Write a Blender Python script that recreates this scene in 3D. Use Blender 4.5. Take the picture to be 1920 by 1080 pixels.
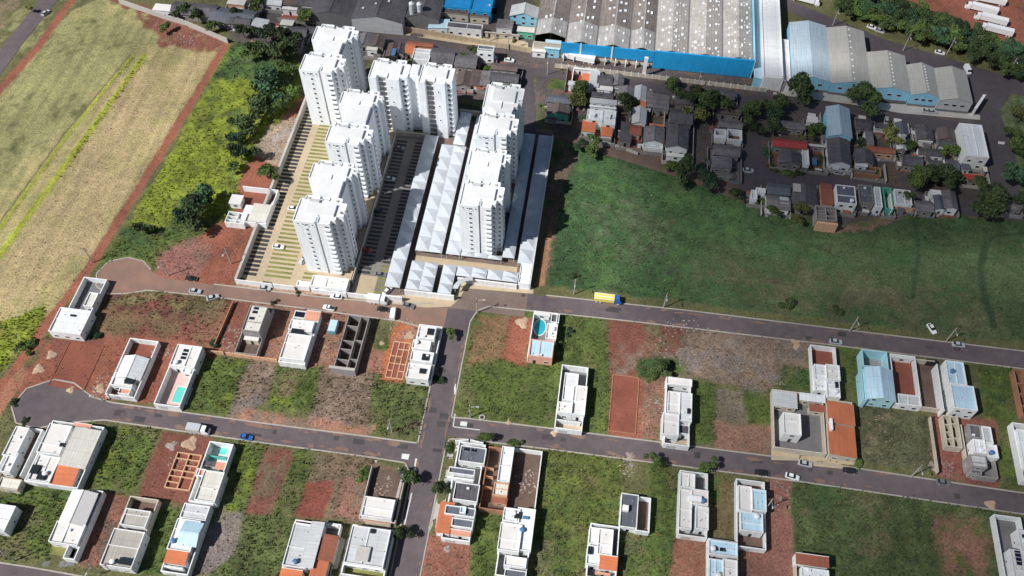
import bpy, math, random
import numpy as np
from mathutils import Vector
random.seed(7); np.random.seed(7)
R = math.radians
for o in list(bpy.data.objects): bpy.data.objects.remove(o, do_unlink=True)
SC = bpy.context.scene
COL = SC.collection

# ------------------------------------------------------------------ camera
CAMH = 255.0; FPX = 1654.0
DEP, ROLL, HEAD = R(55.5), R(.75), R(7.3)
def _w(v):
    c, s = math.cos(HEAD), math.sin(HEAD)
    return np.array([v[0]*c - v[1]*s, v[0]*s + v[1]*c, v[2]])
_F = _w([0, math.cos(DEP), -math.sin(DEP)]); _R0 = _w([1, 0, 0]); _U0 = _w([0, math.sin(DEP), math.cos(DEP)])
_R = math.cos(ROLL)*_R0 + math.sin(ROLL)*_U0; _U = -math.sin(ROLL)*_R0 + math.cos(ROLL)*_U0
cam = bpy.data.objects.new('camera', bpy.data.cameras.new('camera')); COL.objects.link(cam)
cam.data.sensor_width = 36; cam.data.lens = 36*FPX/1920; cam.data.clip_start = 1; cam.data.clip_end = 6000
from mathutils import Matrix
_B = -_F
cam.matrix_world = Matrix(((_R[0], _U[0], _B[0], 0), (_R[1], _U[1], _B[1], 0), (_R[2], _U[2], _B[2], CAMH), (0, 0, 0, 1)))
SC.camera = cam

# ------------------------------------------------------------------ light
SUNV = Vector((-22, -14.5, 28)).normalized()          # towards the sun (shadows fall east-north-east)
W = bpy.data.worlds.new('World'); SC.world = W; W.use_nodes = True
nt = W.node_tree; nt.nodes.clear()
sky = nt.nodes.new('ShaderNodeTexSky'); sky.sky_type = 'NISHITA'; sky.sun_disc = False
sky.sun_elevation = math.asin(SUNV.z); sky.sun_rotation = math.atan2(SUNV.x, SUNV.y)
bg = nt.nodes.new('ShaderNodeBackground'); bg.inputs[1].default_value = .05
ow = nt.nodes.new('ShaderNodeOutputWorld'); nt.links.new(sky.outputs[0], bg.inputs[0]); nt.links.new(bg.outputs[0], ow.inputs[0])
sl = bpy.data.lights.new('sun', 'SUN'); sl.energy = 5.0; sl.angle = R(.5); sl.color = (1, .98, .945)
sun = bpy.data.objects.new('sun', sl); COL.objects.link(sun); sun.rotation_euler = SUNV.to_track_quat('Z', 'Y').to_euler()
VS = SC.view_settings; VS.view_transform = 'Standard'; VS.look = 'None'; VS.gamma = 1; VS.exposure = .22; VS.use_curve_mapping = False
SC.cycles.transparent_max_bounces = 24; SC.cycles.max_bounces = 5

# ------------------------------------------------------------------ map from the aerial photo's ground to metres
def G(x, y, z=0.0):
    d = _F*FPX + _R*(x-960) - _U*(y-540); t = (z-CAMH)/d[2]
    return (d[0]*t, d[1]*t)
class K:                                   # a local survey sheet: origin and scale
    def __init__(s, x, y, k): s.x, s.y, s.k = x, y, k
    def __call__(s, a, b, z=0.0): return G(s.x+a/s.k, s.y+b/s.k, z)
    def rect(s, x1, y1, x2, y2, z):
        a = s(x1, y1, z); b = s(x2, y2, z)
        return (min(a[0], b[0]), min(a[1], b[1]), max(a[0], b[0]), max(a[1], b[1]))
K0 = K(0, 0, 1); K1 = K(0, 500, 4); K2 = K(420, 540, 4); K3 = K(850, 540, 4); K4 = K(1400, 600, 3.6); K5 = K(0, 770, 3.483)
K6 = K(440, 800, 3.856); K7 = K(780, 800, 3.84); K8 = K(1220, 810, 2.743); K9 = K(430, 0, 6); K10 = K(740, 0, 6)
K11 = K(1000, 90, 4.909); K12 = K(1600, 200, 4.909); K13 = K(1320, 200, 4.5); K14 = K(1240, 150, 6); K15 = K(1440, 0, 4)
K16 = K(1440, 190, 4); K17 = K(960, 0, 4); K18 = K(400, 240, 3.273)

# ------------------------------------------------------------------ materials
MATS = {}
def N(nt, t, **kw):
    n = nt.nodes.new(t)
    for k, v in kw.items(): setattr(n, k, v)
    return n
def mat(name, c, rough=.8, kind='plain', amt=.25, scale=.6, metal=0, c2=None, bump=0):
    """procedural material: base colour broken up by stains (two scales), seams/tiles/ribs by kind"""
    m = bpy.data.materials.new(name); m.use_nodes = True; t = m.node_tree; L = t.links
    p = t.nodes['Principled BSDF']; p.inputs['Roughness'].default_value = rough; p.inputs['Metallic'].default_value = metal
    geo = N(t, 'ShaderNodeNewGeometry'); pos = geo.outputs['Position']
    n1 = N(t, 'ShaderNodeTexNoise'); n1.inputs['Scale'].default_value = scale; n1.inputs['Detail'].default_value = 6; n1.inputs['Roughness'].default_value = .65
    L.new(pos, n1.inputs['Vector'])
    n2 = N(t, 'ShaderNodeTexNoise'); n2.inputs['Scale'].default_value = scale*.13; n2.inputs['Detail'].default_value = 3
    L.new(pos, n2.inputs['Vector'])
    s = N(t, 'ShaderNodeMath', operation='ADD'); L.new(n1.outputs[0], s.inputs[0]); L.new(n2.outputs[0], s.inputs[1])
    mr = N(t, 'ShaderNodeMapRange'); mr.inputs[1].default_value = .65; mr.inputs[2].default_value = 1.35; L.new(s.outputs[0], mr.inputs[0])
    mix = N(t, 'ShaderNodeMix', data_type='RGBA')
    a = [x*(1-amt) for x in c]; b = [min(x*(1+amt*.6), .95) for x in c]
    if c2: a = c2
    mix.inputs[6].default_value = (*a, 1); mix.inputs[7].default_value = (*b, 1); L.new(mr.outputs[0], mix.inputs[0])
    out = mix.outputs[2]; hgt = None
    def mul(out, fac, lo):
        r = N(t, 'ShaderNodeMapRange'); r.inputs[3].default_value = lo; r.inputs[4].default_value = 1; L.new(fac, r.inputs[0])
        v = N(t, 'ShaderNodeVectorMath', operation='SCALE'); L.new(out, v.inputs[0]); L.new(r.outputs[0], v.inputs['Scale'])
        return v.outputs[0]
    if kind in ('ribx', 'riby', 'tilex', 'tiley', 'fibx', 'fiby'):
        sep = N(t, 'ShaderNodeSeparateXYZ'); L.new(pos, sep.inputs[0])
        ax = 0 if kind.endswith('x') else 1            # direction across which ribs repeat
        per = {'rib': 1.0, 'til': .32, 'fib': 1.1}[kind[:3]]
        def saw(o, per, w):
            d = N(t, 'ShaderNodeMath', operation='DIVIDE'); L.new(o, d.inputs[0]); d.inputs[1].default_value = per
            f = N(t, 'ShaderNodeMath', operation='FRACT'); L.new(d.outputs[0], f.inputs[0])
            g = N(t, 'ShaderNodeMath', operation='GREATER_THAN'); L.new(f.outputs[0], g.inputs[0]); g.inputs[1].default_value = w
            return g.outputs[0], f.outputs[0]
        g, f = saw(sep.outputs[ax], per, .1); out = mul(out, g, .82)
        g2, f2 = saw(sep.outputs[1-ax], per*(4 if kind[:3] != 'til' else 1.2), .04 if kind[:3] != 'til' else .15); out = mul(out, g2, .8)
        hgt = f
        # rain streaks / lichen running down the sheets
        st = N(t, 'ShaderNodeTexNoise'); mp = N(t, 'ShaderNodeMapping'); L.new(pos, mp.inputs[0])
        mp.inputs['Scale'].default_value = (2.2, .12, 1) if ax == 0 else (.12, 2.2, 1); L.new(mp.outputs[0], st.inputs['Vector']); st.inputs['Scale'].default_value = 1; st.inputs['Detail'].default_value = 4
        r = N(t, 'ShaderNodeMapRange'); r.inputs[1].default_value = .35; r.inputs[2].default_value = .6; L.new(st.outputs[0], r.inputs[0])
        out = mul(out, r.outputs[0], .72 if kind[:3] == 'fib' else .86)
    if kind == 'wall':                                   # rain stains running down painted render
        st = N(t, 'ShaderNodeTexNoise'); mp = N(t, 'ShaderNodeMapping'); L.new(pos, mp.inputs[0])
        mp.inputs['Scale'].default_value = (1.3, 1.3, .16); L.new(mp.outputs[0], st.inputs['Vector']); st.inputs['Scale'].default_value = 1; st.inputs['Detail'].default_value = 5
        r = N(t, 'ShaderNodeMapRange'); r.inputs[1].default_value = .3; r.inputs[2].default_value = .55; L.new(st.outputs[0], r.inputs[0]); out = mul(out, r.outputs[0], .86)
    if kind == 'vcol':
        at = N(t, 'ShaderNodeAttribute', attribute_name='Col')
        m2 = N(t, 'ShaderNodeMapRange'); m2.inputs[3].default_value = 1-amt*1.5; m2.inputs[4].default_value = 1+amt*1.1; L.new(s.outputs[0], m2.inputs[0]); m2.inputs[1].default_value = .6; m2.inputs[2].default_value = 1.4
        v = N(t, 'ShaderNodeVectorMath', operation='SCALE'); L.new(at.outputs['Color'], v.inputs[0]); L.new(m2.outputs[0], v.inputs['Scale']); out = v.outputs[0]
        # fine hue breakup
        n3 = N(t, 'ShaderNodeTexNoise'); n3.inputs['Scale'].default_value = 1.6; n3.inputs['Detail'].default_value = 5; L.new(pos, n3.inputs['Vector'])
        m3 = N(t, 'ShaderNodeMapRange'); m3.inputs[1].default_value = .35; m3.inputs[2].default_value = .65; m3.inputs[3].default_value = .68; m3.inputs[4].default_value = 1.3; L.new(n3.outputs[0], m3.inputs[0])
        v = N(t, 'ShaderNodeVectorMath', operation='SCALE'); L.new(out, v.inputs[0]); L.new(m3.outputs[0], v.inputs['Scale']); out = v.outputs[0]
    if kind == 'leaf':
        oi = N(t, 'ShaderNodeObjectInfo'); m2 = N(t, 'ShaderNodeMapRange'); m2.inputs[3].default_value = .6; m2.inputs[4].default_value = 1.4; L.new(oi.outputs['Random'], m2.inputs[0])
        v = N(t, 'ShaderNodeVectorMath', operation='SCALE'); L.new(out, v.inputs[0]); L.new(m2.outputs[0], v.inputs['Scale']); out = v.outputs[0]
    L.new(out, p.inputs['Base Color'])
    if bump:
        bp = N(t, 'ShaderNodeBump'); bp.inputs['Strength'].default_value = bump; bp.inputs['Distance'].default_value = .3; L.new(hgt if hgt is not None else n1.outputs[0], bp.inputs['Height']); L.new(bp.outputs[0], p.inputs['Normal'])
    MATS[name] = m
    return m
mat('white_paint', (.78, .79, .79), .7, 'wall', .16)
mat('tower_white', (.84, .87, .9), .6, 'wall', .04, .3)
mat('tower_glass', (.1, .11, .125), .25, 'plain', .3, 1)
mat('tower_roof', (.62, .6, .58), .8, 'plain', .12, .5)
mat('tower_deck', (.66, .66, .66), .8, 'plain', .12, .4)
mat('old_wall', (.27, .25, .235), .9, 'wall', .35, .8)
mat('grey_roof', (.5, .51, .52), .55, 'riby', .15, .4)
mat('pale_roof', (.68, .7, .72), .68, 'ribx', .12, .4)
mat('pale_roof_y', (.7, .71, .72), .68, 'riby', .12, .4)
mat('bluegrey_roof', (.36, .47, .54), .68, 'ribx', .12, .4)
mat('lightblue_roof', (.45, .63, .74), .68, 'ribx', .1, .4)
mat('cream_roof', (.6, .58, .52), .6, 'ribx', .14, .4)
mat('taupe_roof', (.37, .35, .31), .7, 'ribx', .12, .4)
mat('dark_roof', (.11, .104, .115), .85, 'fibx', .4, .6, c2=(.045, .042, .048))
mat('dark_roof_y', (.125, .115, .125), .85, 'fiby', .4, .6, c2=(.05, .046, .05))
mat('slate_roof', (.11, .12, .15), .75, 'fibx', .3, .6)
mat('old_roof', (.21, .195, .2), .85, 'fiby', .4, .6, c2=(.09, .08, .085))
mat('brown_roof', (.13, .1, .09), .85, 'fibx', .4, .6, c2=(.07, .05, .045))
mat('factory_brown', (.235, .2, .18), .8, 'fibx', .3, .5, c2=(.12, .1, .09))
mat('factory_grey', (.42, .41, .4), .75, 'fibx', .25, .5, c2=(.27, .26, .25))
mat('factory_ridged', (.4, .375, .35), .7, 'ribx', .3, .5, c2=(.27, .25, .23))
mat('warehouse_tan', (.4, .39, .36), .6, 'ribx', .1, .4)
mat('warehouse_blue', (.42, .5, .55), .75, 'ribx', .25, .8, c2=(.33, .43, .5))
mat('orange_tile', (.5, .155, .07), .8, 'tilex', .2, 1.2)
mat('orange_tile_y', (.58, .17, .07), .8, 'tiley', .2, 1.2)
mat('salmon_tile', (.62, .3, .2), .8, 'tiley', .2, 1.2)
mat('rust_tile', (.3, .1, .06), .85, 'tiley', .3, 1.2)
mat('red_roof', (.38, .05, .045), .7, 'ribx', .25, .8)
mat('beige_wall', (.55, .49, .4), .85, 'wall', .2)
mat('peach_wall', (.6, .36, .22), .85, 'wall', .2)
mat('cyan_wall', (.4, .68, .75), .75, 'wall', .12)
mat('factory_blue', (.012, .3, .62), .6, 'wall', .15)
mat('sky_blue_wall', (.28, .6, .78), .65, 'wall', .15)
mat('blue_roof', (.02, .25, .58), .5, 'ribx', .15, .4)
mat('green_wall', (.1, .42, .3), .8, 'wall', .15)
mat('brick_wall', (.36, .17, .1), .9, 'wall', .3, 1.5)
mat('grey_block', (.3, .28, .27), .9, 'wall', .3, 1)
mat('concrete', (.42, .4, .37), .9, 'plain', .25, .8)
mat('dark_concrete', (.16, .155, .16), .9, 'plain', .3, .8)
mat('kerb', (.36, .33, .29), .9, 'plain', .25, 1)
mat('asphalt', (.115, .092, .098), .92, 'plain', .35, .35, c2=(.068, .056, .062))
mat('asphalt_dusty', (.25, .14, .1), .95, 'plain', .3, .14, c2=(.13, .092, .08))
mat('asphalt_town', (.078, .066, .074), .92, 'plain', .3, .4)
mat('asphalt_park', (.2, .18, .165), .92, 'plain', .3, .5)
mat('paver_tan', (.44, .35, .235), .9, 'plain', .2, .5)
mat('grass_strip', (.2, .19, .06), .95, 'plain', .5, 1.2, c2=(.1, .12, .03))
mat('bay_dark', (.04, .04, .042), .9, 'plain', .3, .8)
mat('paint_line', (.6, .6, .58), .8, 'plain', .3, 2)
mat('red_floor', (.22, .07, .045), .95, 'plain', .35, 1.2)
mat('sand', (.42, .3, .205), .95, 'plain', .4, 2)
mat('salmon_wall', (.7, .36, .28), .85, 'wall', .15)
mat('brown_floor', (.13, .085, .065), .95, 'plain', .45, 1.2)
mat('dark_glass', (.02, .025, .03), .25, 'plain', .2)
mat('solar', (.012, .015, .03), .2, 'plain', .2)
mat('pool_water', (.03, .33, .42), .08, 'plain', .15, 1)
mat('pool_mint', (.12, .55, .48), .1, 'plain', .15, 1)
mat('pool_tile', (.6, .6, .57), .7, 'plain', .1)
mat('pink_deck', (.6, .42, .38), .8, 'plain', .2, 1.5)
mat('tank_blue', (.07, .17, .32), .5)
mat('tank_white', (.72, .74, .76), .5)
mat('canopy', (.47, .5, .54), .5, 'plain', .15, .25)
mat('canopy_frame', (.5, .5, .5), .5)
mat('alley', (.17, .125, .105), .9, 'plain', .35, 1)
mat('rubber', (.02, .02, .02), .9)
for nm, c in dict(white=(.8, .8, .8), silver=(.45, .46, .48), black=(.02, .02, .024), blue=(.03, .12, .4), red=(.35, .03, .03), yellow=(.75, .6, .12), grey=(.16, .17, .18), teal=(.1, .35, .38)).items(): mat('car_'+nm, c, .35, amt=.05)
mat('bark', (.12, .08, .055), .95, 'plain', .3, 3)
mat('leaf_dark', (0.05, 0.08, 0.025), .85, 'leaf', .6, 1.6)
mat('leaf_mid', (0.085, 0.135, 0.03), .85, 'leaf', .6, 1.6)
mat('leaf_olive', (0.14, 0.15, 0.04), .85, 'leaf', .6, 1.6)
mat('leaf_blue', (0.045, 0.1, 0.045), .85, 'leaf', .6, 1.6)
mat('ground', (.2, .2, .2), .97, 'vcol', .3, .35, bump=.25)
mat('weeds', (.2, .2, .2), .95, 'vcol', .3, .8)
mat('debris', (.34, .3, .27), .9, 'plain', .5, 2, c2=(.12, .085, .07))
M = MATS

# ------------------------------------------------------------------ mesh building
def tag(o, label=None, cat=None, group=None, kind=None):
    if label: o['label'] = label
    if cat: o['category'] = cat
    if group: o['group'] = group
    if kind: o['kind'] = kind
    return o
class MB:
    def __init__(s): s.v = []; s.f = []; s.m = []; s.mats = []
    def mi(s, m):
        m = M[m] if isinstance(m, str) else m
        if m not in s.mats: s.mats.append(m)
        return s.mats.index(m)
    def face(s, pts, m):
        n = len(s.v); s.v += [tuple(p) for p in pts]; s.f.append(tuple(range(n, n+len(pts)))); s.m.append(s.mi(m)); return s
    def box(s, x0, y0, z0, x1, y1, z1, m, top=None):
        n = len(s.v)
        s.v += [(x0,y0,z0),(x1,y0,z0),(x1,y1,z0),(x0,y1,z0),(x0,y0,z1),(x1,y0,z1),(x1,y1,z1),(x0,y1,z1)]
        s.f += [tuple(n+i for i in q) for q in ((0,3,2,1),(4,5,6,7),(0,1,5,4),(1,2,6,5),(2,3,7,6),(3,0,4,7))]
        a = s.mi(m); b = s.mi(top) if top else a; s.m += [a, b, a, a, a, a]; return s
    def prism(s, poly, z0, z1, m, top=None):
        A = sum(poly[i][0]*poly[(i+1) % len(poly)][1]-poly[(i+1) % len(poly)][0]*poly[i][1] for i in range(len(poly)))
        if A < 0: poly = poly[::-1]
        k = len(poly); n = len(s.v); a = s.mi(m); b = s.mi(top) if top else a
        s.v += [(p[0], p[1], z0) for p in poly]+[(p[0], p[1], z1) for p in poly]
        s.f.append(tuple(range(n+k, n+2*k))); s.m.append(b)
        for i in range(k):
            j = (i+1) % k; s.f.append((n+i, n+j, n+k+j, n+k+i)); s.m.append(a)
        return s
    def plate(s, pts, th, m):           # thick sheet following 3 or 4 sloping points (ccw from above)
        k = len(pts); n = len(s.v); a = s.mi(m)
        s.v += [tuple(p) for p in pts]+[(p[0], p[1], p[2]-th) for p in pts]
        s.f.append(tuple(range(n, n+k))); s.f.append(tuple(range(n+2*k-1, n+k-1, -1))); s.m += [a, a]
        for i in range(k):
            j = (i+1) % k; s.f.append((n+j, n+i, n+k+i, n+k+j)); s.m.append(a)
        return s
    def cyl(s, x, y, z0, z1, r0, m, r1=None, k=10, top=None):
        r1 = r0 if r1 is None else r1; n = len(s.v); a = s.mi(m); b = s.mi(top) if top else a
        for z, r in ((z0, r0), (z1, r1)): s.v += [(x+r*math.cos(2*math.pi*i/k), y+r*math.sin(2*math.pi*i/k), z) for i in range(k)]
        for i in range(k): j = (i+1) % k; s.f.append((n+i, n+j, n+k+j, n+k+i)); s.m.append(a)
        s.f.append(tuple(range(n+k, n+2*k))); s.m.append(b); return s
    def tube(s, p, q, r0, r1, m, k=6):
        p = Vector(p); q = Vector(q); d = (q-p).normalized(); u = d.orthogonal().normalized(); w = d.cross(u); n = len(s.v); a = s.mi(m)
        for c, r in ((p, r0), (q, r1)): s.v += [tuple(c+u*r*math.cos(2*math.pi*i/k)+w*r*math.sin(2*math.pi*i/k)) for i in range(k)]
        for i in range(k): j = (i+1) % k; s.f.append((n+i, n+j, n+k+j, n+k+i)); s.m.append(a)
        s.f.append(tuple(range(n+k, n+2*k))); s.m.append(a); return s
    def mesh(s, name, org=(0, 0, 0)):
        me = bpy.data.meshes.new(name)
        me.from_pydata([(a-org[0], b-org[1], c-org[2]) for a, b, c in s.v], [], s.f)
        for m in s.mats: me.materials.append(m)
        me.polygons.foreach_set('material_index', s.m); me.update(); return me
    def build(s, name, parent=None):
        org = (0, 0, 0)
        if parent is not None: org = parent.get('_org', (0, 0, 0))
        o = bpy.data.objects.new(name, s.mesh(name, org)); COL.objects.link(o)
        if parent is not None: o.parent = parent; o['_org'] = list(org)
        return o
ROOTS = []
def thing(name, label, cat, loc, group=None, kind=None):
    o = bpy.data.objects.new(name, None); COL.objects.link(o); o.empty_display_size = .5
    o.location = loc; o['_org'] = list(loc); ROOTS.append(o)
    return tag(o, label, cat, group, kind)
def top(o, name_cat_label):
    return o
def inst(me, name, parent, loc, rz=0, sc=(1, 1, 1)):
    o = bpy.data.objects.new(name, me); COL.objects.link(o)
    if parent is not None:
        g = parent.get('_org', (0, 0, 0)); o.parent = parent; loc = (loc[0]-g[0], loc[1]-g[1], loc[2]-g[2])
    o.location = loc; o.rotation_euler = (0, 0, rz); o.scale = sc
    return o
def struct(mb, name, label=None): return tag(mb.build(name), label, None, None, 'structure')

# shared small pieces
def _win(w, h):
    b = MB(); b.box(-w/2-.07, -.05, -.07, w/2+.07, 0, 0, 'white_paint'); b.box(-w/2-.07, -.05, h, w/2+.07, 0, h+.07, 'white_paint')
    b.box(-w/2-.07, -.05, 0, -w/2, 0, h, 'white_paint'); b.box(w/2, -.05, 0, w/2+.07, 0, h, 'white_paint')
    return b.mesh('window')
PANE = {}
def window(root, me, loc, rz, sc=(1, 1, 1)):
    o = inst(me, 'window', root, loc, rz, sc); q = bpy.data.objects.new('pane', PANE[me.name]); COL.objects.link(q); q.parent = o; return o
WIN = _win(1.3, 1.05); WINS = _win(.7, .6)
for me_, w_, h_ in ((WIN, 1.3, 1.05), (WINS, .7, .6)): PANE[me_.name] = MB().box(-w_/2, -.02, 0, w_/2, 0, h_, 'dark_glass').mesh('pane')
DOOR = MB().box(-.45, -.05, 0, .45, 0, 2.1, 'dark_glass').mesh('door')
GATE = MB().box(-1.4, -.06, 0, 1.4, 0, 2.2, 'canopy_frame').mesh('gate')
SOLAR = MB().box(-.8, -.5, 0, .8, .5, .05, 'solar').box(-.84, -.54, -.02, .84, .54, .0, 'canopy_frame').mesh('solar_panel')
TANK = MB().cyl(0, 0, 0, .95, .65, 'tank_blue', .72, 12).cyl(0, 0, .95, 1.12, .76, 'tank_blue', .35, 12).mesh('water_tank')
TANKW = MB().cyl(0, 0, 0, .95, .65, 'tank_white', .72, 12).cyl(0, 0, .95, 1.12, .76, 'tank_white', .35, 12).mesh('water_tank')
ACU = MB().box(-.4, -.3, 0, .4, .3, .6, 'tank_white').mesh('air_conditioner')

# ------------------------------------------------------------------ ground
def vnoise(x, y, s, seed=0):
    rs = np.random.RandomState(seed); T = rs.rand(256, 256).astype(np.float32)
    u = x/s+1000; v = y/s+1000; i = np.floor(u).astype(int); j = np.floor(v).astype(int); fu = u-i; fv = v-j
    fu = fu*fu*(3-2*fu); fv = fv*fv*(3-2*fv); i %= 256; j %= 256; i2 = (i+1) % 256; j2 = (j+1) % 256
    return (T[i, j]*(1-fu)+T[i2, j]*fu)*(1-fv)+(T[i, j2]*(1-fu)+T[i2, j2]*fu)*fv
def fbm(x, y, s, seed=0, o=4):
    r = 0; a = .5; t = 0
    for k in range(o): r = r+a*vnoise(x, y, s/2**k, seed+k); t += a; a *= .55
    return r/t
def psd(X, Y, P):                          # signed distance to polygon, positive inside
    P = np.array(P); n = len(P); d = np.full(X.shape, 1e9); ins = np.zeros(X.shape, bool)
    for i in range(n):
        a = P[i]; b = P[(i+1) % n]; e = b-a; wx = X-a[0]; wy = Y-a[1]
        t = np.clip((wx*e[0]+wy*e[1])/(e@e+1e-9), 0, 1); d = np.minimum(d, (wx-e[0]*t)**2+(wy-e[1]*t)**2)
        c = ((a[1] <= Y) != (b[1] <= Y)) & (X < (b[0]-a[0])*(Y-a[1])/(b[1]-a[1]+1e-12)+a[0]); ins ^= c
    return np.where(ins, 1, -1)*np.sqrt(d)
def pathsd(X, Y, P, w):
    P = np.array(P); d = np.full(X.shape, 1e9)
    for i in range(len(P)-1):
        a = P[i]; e = P[i+1]-a; wx = X-a[0]; wy = Y-a[1]; t = np.clip((wx*e[0]+wy*e[1])/(e@e+1e-9), 0, 1)
        d = np.minimum(d, (wx-e[0]*t)**2+(wy-e[1]*t)**2)
    return w/2-np.sqrt(d)
GRS = (.076, .106, .022); GRB = (.165, .2, .018); GRD = (.04, .078, .02); OLV = (.105, .105, .04); RED = (.17, .062, .042); REDB = (.25, .086, .052); DKR = (.12, .045, .032)
TAN = (.32, .265, .12); TANG = (.235, .225, .095); DRY = (.19, .135, .1); BRN = (.13, .085, .063); SAN = (.5, .36, .24); YEL = (.26, .28, .03); FLD = (.039, .085, .028); FLO = (.057, .09, .033)
PAV = (.32, .24, .18); TWN = (.085, .07, .068); GRY = (.165, .135, .122)
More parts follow.
